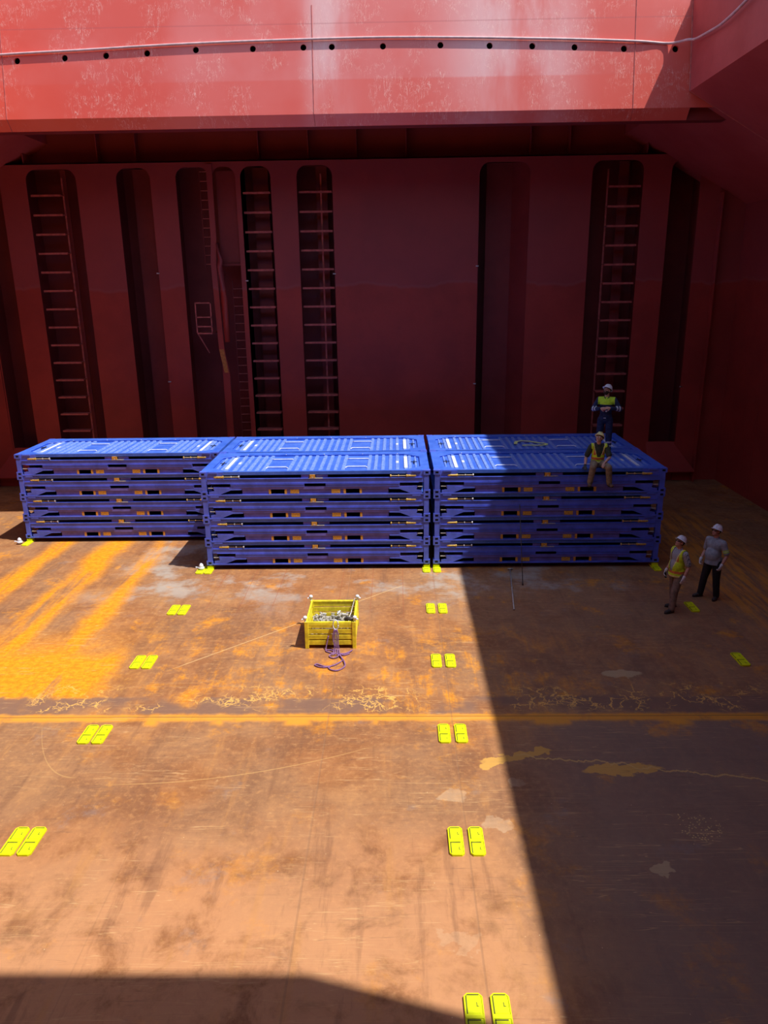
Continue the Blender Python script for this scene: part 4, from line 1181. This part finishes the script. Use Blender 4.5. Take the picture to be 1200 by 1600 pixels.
    # --- vest
    if style.get('vest'):
        shR, shL = g['shR'], g['shL']; hw = (shL-shR).length/2
        mid = (shR+shL)/2
        def q_(c):
            d = c-mid; return V((d.dot(xx), d.dot(yy), d.dot(ax)))
        def keep(c, n):
            q = q_(c)
            if abs(q.x) > hw*1.02 and q.z > -.14: return False
            if abs(q.x) > .21*fat: return False
            if q.z < style.get('vlow', -.50): return False
            front = n.dot(V((0, -1, 0))) > 0 if abs(n.y) > .02 else c.y < mid.y
            vneck = style.get('vneck', .30)
            if c.y < mid.y and q.z > -vneck and abs(q.x) < .035+.075*(q.z+vneck)/vneck: return False
            if q.z > .02 and abs(q.x) < .085: return False
            for s in 'RL':     # armholes
                sh, el = g['sh'+s], g['el'+s]; d = (el-sh); t_ = (c-sh).dot(d)/d.length_squared
                if t_ > .12 and (c-sh-d*max(0, t_)).length < .085 and abs(q.x) > .13*fat: return False
            if style.get('vopen') and c.y < mid.y and abs(q.x-style['vopen'][0]) < style['vopen'][1]: return False
            return True
        def vcol(c, n):
            q = q_(c); vneck = style.get('vneck', .30)
            e = abs(q.x)-(.035+.075*(q.z+vneck)/vneck) if q.z > -vneck else 9
            lowz = style.get('vlow', -.50)
            if q.z < lowz+.035: return 2
            if lowz+.075 < q.z < lowz+.135: return 1
            if c.y < mid.y and q.z > -vneck*.75 and e < .022: return 2
            if q.z > -.20 and abs(q.x) > .085 and abs(q.x) < .13: return 1
            return 0
        v_ = shell_from(shirt, 'safety_vest', [style['vest'], M['orange'], M['edgey']], root, keep, .012, .006, vcol)
    return root, g, body, shirt, hp, R

def stand(h=1.78, hipw=.10, **kw):
    """upright joints"""
    s = h/1.78
    J = dict(pelvis=(0, 0, .96*s), chest=(0, -.005, 1.27*s), neck=(0, .015, 1.475*s), head=(0, -.02, 1.645*s),
             shR=(-.185, .01, 1.415*s), shL=(.185, .01, 1.415*s), elR=(-.245, .05, 1.12*s), elL=(.245, .05, 1.12*s), wrR=(-.25, -.06, .87*s), wrL=(.25, -.06, .87*s),
             hipR=(-hipw, 0, .90*s), hipL=(hipw, 0, .90*s), knR=(-.11, -.02, .49*s), knL=(.11, -.02, .49*s), anR=(-.12, .02, .075), anL=(.12, .02, .075), toeR=(-.14, -.15, .03), toeL=(.14, -.15, .03))
    J.update(kw); return J
# 1: man with the lime vest on the floor. Faces -X and a little to the camera, looks up
J = stand(1.80, chest=(0, -.02, 1.29), head=(0, -.01, 1.66), neck=(0, .015, 1.49),
          anR=(-.14, .10, .075), toeR=(-.20, -.07, .03), knR=(-.12, .03, .49), anL=(.12, -.16, .075), toeL=(.13, -.34, .03), knL=(.11, -.12, .50),
          elR=(-.25, .06, 1.13), wrR=(-.27, -.09, .90), elL=(.25, .09, 1.13), wrL=(.27, -.04, .89))
p1, g1, b1, s1_, hp1, R1 = person('person', 'man in white hard hat, lime vest and checked shirt, standing on the floor gazing up', (5.52, -2.80, 0), math.radians(-70), J,
    dict(look=(.05, -.80, .52), skin=SK['skin2'], sleeve='short', shirt=M['plaid'], trmat=M['khaki'], boot=M['bootk'], hem=.10, belly=.3, fat=1.02, helmet=M['helm_w'], brim='full', glasses='dark',
         vest=M['limey'], vneck=.42, vlow=-.56, gloveR=M['glovew'], gloveL=M['glovew'], hdR=(.05, -.35, -.9), pnR=(1, .2, 0), tsR=-1, hdL=(-.02, -.3, -.95), pnL=(-1, .2, 0), tsL=1, curlR=.8, curlL=.5))
m = MB(); m.box(-.022, .022, -.015, .015, -.07, .06); m.tube((.012, 0, .06), (.012, 0, .12), .005, seg=6)
rad = m.build('two_way_radio', M['black'], bevel=.004)
wrw = Matrix.Translation((5.52, -2.80, 0)) @ Matrix.Rotation(math.radians(-70), 4, 'Z') @ V((-.235, -.125, .80))
rad.location = wrw; rad.rotation_euler = (.2, 0, math.radians(-70)); tag(rad, 'small black radio held in a white glove by the man in the lime vest', 'radio')
# 2: man in grey shirt and black trousers
J = stand(1.84, chest=(0, -.01, 1.31), head=(0, -.02, 1.70), neck=(0, .015, 1.52),
          anR=(-.19, -.10, .075), toeR=(-.26, -.27, .03), knR=(-.15, -.07, .50), anL=(.14, .06, .075), toeL=(.19, -.11, .03), knL=(.13, .0, .51),
          shR=(-.195, .01, 1.45), shL=(.195, .01, 1.45), elR=(-.27, .05, 1.15), elL=(.29, .07, 1.15), wrR=(-.25, -.14, .95), wrL=(.27, -.09, .92))
p2, g2, b2_, s2_, hp2, R2 = person('person', 'heavyset man in white hard hat, grey shirt and black trousers, standing on the floor', (6.62, -2.12, 0), math.radians(-58), J,
    dict(look=(-.10, -.90, .30), skin=SK['skin2'], sleeve='short', shirt=M['greycl'], shirtmats=[M['lime'], M['reflect']], trmat=M['black'], boot=M['bootk'], hem=.10, belly=.8, fat=1.14, helmet=M['helm_w'], brim='full', glasses='dark',
         gloveR=M['glovew'], gloveL=M['glovew'], hdR=(.1, -.3, -.9), pnR=(1, .2, 0), tsR=-1, hdL=(-.1, -.35, -.9), pnL=(-1, .2, 0), tsL=1, curlR=1.0, curlL=.9,
         shirtfn=lambda g, ax, nb: (lambda c, n: (lambda t_: (2 if .60 < t_ < .66 else 1) if .52 < t_ < .74 and c.x > .225 else 0)((c-g['shL']).dot(g['elL']-g['shL'])/(g['elL']-g['shL']).length_squared))))
# 3: man in navy coverall on the stack
J = stand(1.84, chest=(0, -.01, 1.31), head=(0, -.02, 1.70), neck=(0, .015, 1.52), shR=(-.19, .01, 1.46), shL=(.19, .01, 1.46),
          elR=(-.33, -.05, 1.20), elL=(.36, -.06, 1.22), wrR=(-.12, -.24, 1.25), wrL=(.13, -.24, 1.27),
          anR=(-.15, .04, .075), toeR=(-.19, -.13, .03), knR=(-.13, -.01, .50), anL=(.13, -.06, .075), toeL=(.16, -.24, .03), knL=(.12, -.05, .51))
ZTOP = Z0+4*H
def navy_fn(g, ax, nb):
    def fn(c, n):
        if c.z > 1.335*1 and abs(c.x) < .215: return 1
        for s in 'RL':
            el, wr = g['el'+s], g['wr'+s]; d = wr-el; t_ = (c-el).dot(d)/d.length_squared; dist = (c-el-d*t_).length
            if dist < .085 and (.06 < t_ < .20 or .32 < t_ < .46): return 2
        return 0
    return fn
p3, g3, b3, s3_, hp3, R3 = person('person', 'bearded man in navy coveralls with lime yoke and white hard hat, standing on the stack', (4.90, 1.80, ZTOP-.001), math.radians(-20), J,
    dict(look=(-.42, -.80, .42), sleeve='long', shirt=M['navy'], shirtmats=[M['lime'], M['reflect']], shirtname='coverall_top', shirtfn=navy_fn, collar=M['navy'], trmat=M['navy'], boot=M['bootk'], helmet=M['helm_w'], brim='front', beard=True,
         shinbands=True, hdR=(.95, -.25, .1), pnR=(.1, .9, -.3), tsR=-1, hdL=(-.95, -.25, .05), pnL=(-.1, .9, -.3), tsL=1, curlR=.9, curlL=.9))
m = MB(); m.ball((.02, -.155, 1.17), (.022, .006, .022), None, 2); m.build('badge', M['whitep'], p3)['label'] = 'round white badge'
m = MB(); m.ball((-.03, -.150, 1.19), (.018, .006, .012), None, 2); m.build('chest_patch', M['red_badge'], p3)['label'] = 'small red patch'
m = MB(); m.box(-.04, .02, -.145, -.135, .985, .995); m.build('belt_buckle', M['whitep'], p3); p3.scale = (1.05, 1.05, 1.05)
# 4: seated on the edge of the front stack
J = dict(pelvis=(0, .16, .12), chest=(.0, .13, .42), neck=(-.005, .10, .615), head=(-.01, .06, .785),
         shR=(-.19, .11, .555), shL=(.19, .11, .555), elR=(-.30, .14, .27), elL=(.27, -.02, .30), wrR=(-.34, .0, .055), wrL=(.10, -.22, .19),
         hipR=(-.10, .10, .11), hipL=(.10, .10, .11), knR=(-.19, -.30, .10), knL=(.20, -.32, .10), anR=(-.23, -.22, -.33), anL=(.26, -.22, -.34), toeR=(-.26, -.38, -.38), toeL=(.31, -.38, -.39))
p4, g4, b4, s4_, hp4, R4 = person('person', 'seated man in cream hard hat and lime vest with legs hanging over the stack edge', (4.32, .05, ZTOP), math.radians(-4), J,
    dict(look=(-.50, -.72, .48), sleeve='short', shirt=M['tee'], trmat=M['taupe'], boot=M['bootb'], helmet=M['helm_y'], brim='front', glasses='clear', vest=M['limey'], vneck=.25, vlow=-.40,
         gloveR=M['glovek'], hdR=(-.05, -.95, -.2), pnR=(.1, 0, -1), tsR=-1, hdL=(-.35, -.75, -.5), pnL=(-.3, .3, -.9), tsL=1, curlR=.3, curlL=.5))

# ------------------------------------------------------------------ light, sky, camera
sun = bpy.data.lights.new('sun', 'SUN'); sun.energy = 5.6; sun.angle = math.radians(.55); sun.color = (1, .96, .90)
so = bpy.data.objects.new('sun', sun); COL.objects.link(so)
so.rotation_euler = V((-.438, .15, -1)).to_track_quat('-Z', 'Y').to_euler()
wd = bpy.data.worlds.new('World'); scene.world = wd; wd.use_nodes = True
nt = wd.node_tree; bg = nt.nodes['Background']
sky = nt.nodes.new('ShaderNodeTexSky'); sky.sky_type = 'NISHITA'; sky.sun_disc = False; sky.sun_elevation = math.radians(65); sky.sun_rotation = math.radians(105); sky.altitude = 0
nt.links.new(sky.outputs[0], bg.inputs[0]); bg.inputs[1].default_value = .205

cam = bpy.data.cameras.new('camera'); cam.sensor_fit = 'VERTICAL'; cam.sensor_height = 36; cam.sensor_width = 27
cam.lens = 1173.02/1600*36; cam.clip_start = .05; cam.clip_end = 200
co_ = bpy.data.objects.new('camera', cam); COL.objects.link(co_)
yaw, pitch, roll = -.0191, .2905, -.0138
fw = V((math.sin(yaw)*math.cos(pitch), math.cos(yaw)*math.cos(pitch), -math.sin(pitch))); rr = V((math.cos(yaw), -math.sin(yaw), 0)); uu = rr.cross(fw)
r2 = math.cos(roll)*rr+math.sin(roll)*uu; u2 = -math.sin(roll)*rr+math.cos(roll)*uu
Mx = Matrix((r2, u2, -fw)).transposed().to_4x4(); Mx.translation = V((-.9013, -19.0615, 7.3012))
co_.matrix_world = Mx
scene.camera = co_
scene.view_settings.view_transform = 'Standard'; scene.view_settings.look = 'None'; scene.view_settings.gamma = 1; scene.view_settings.exposure = 0
scene.view_settings.use_curve_mapping = False
scene.cycles.max_bounces = 10; scene.cycles.diffuse_bounces = 6; scene.cycles.glossy_bounces = 3
scene.cycles.use_denoising = True
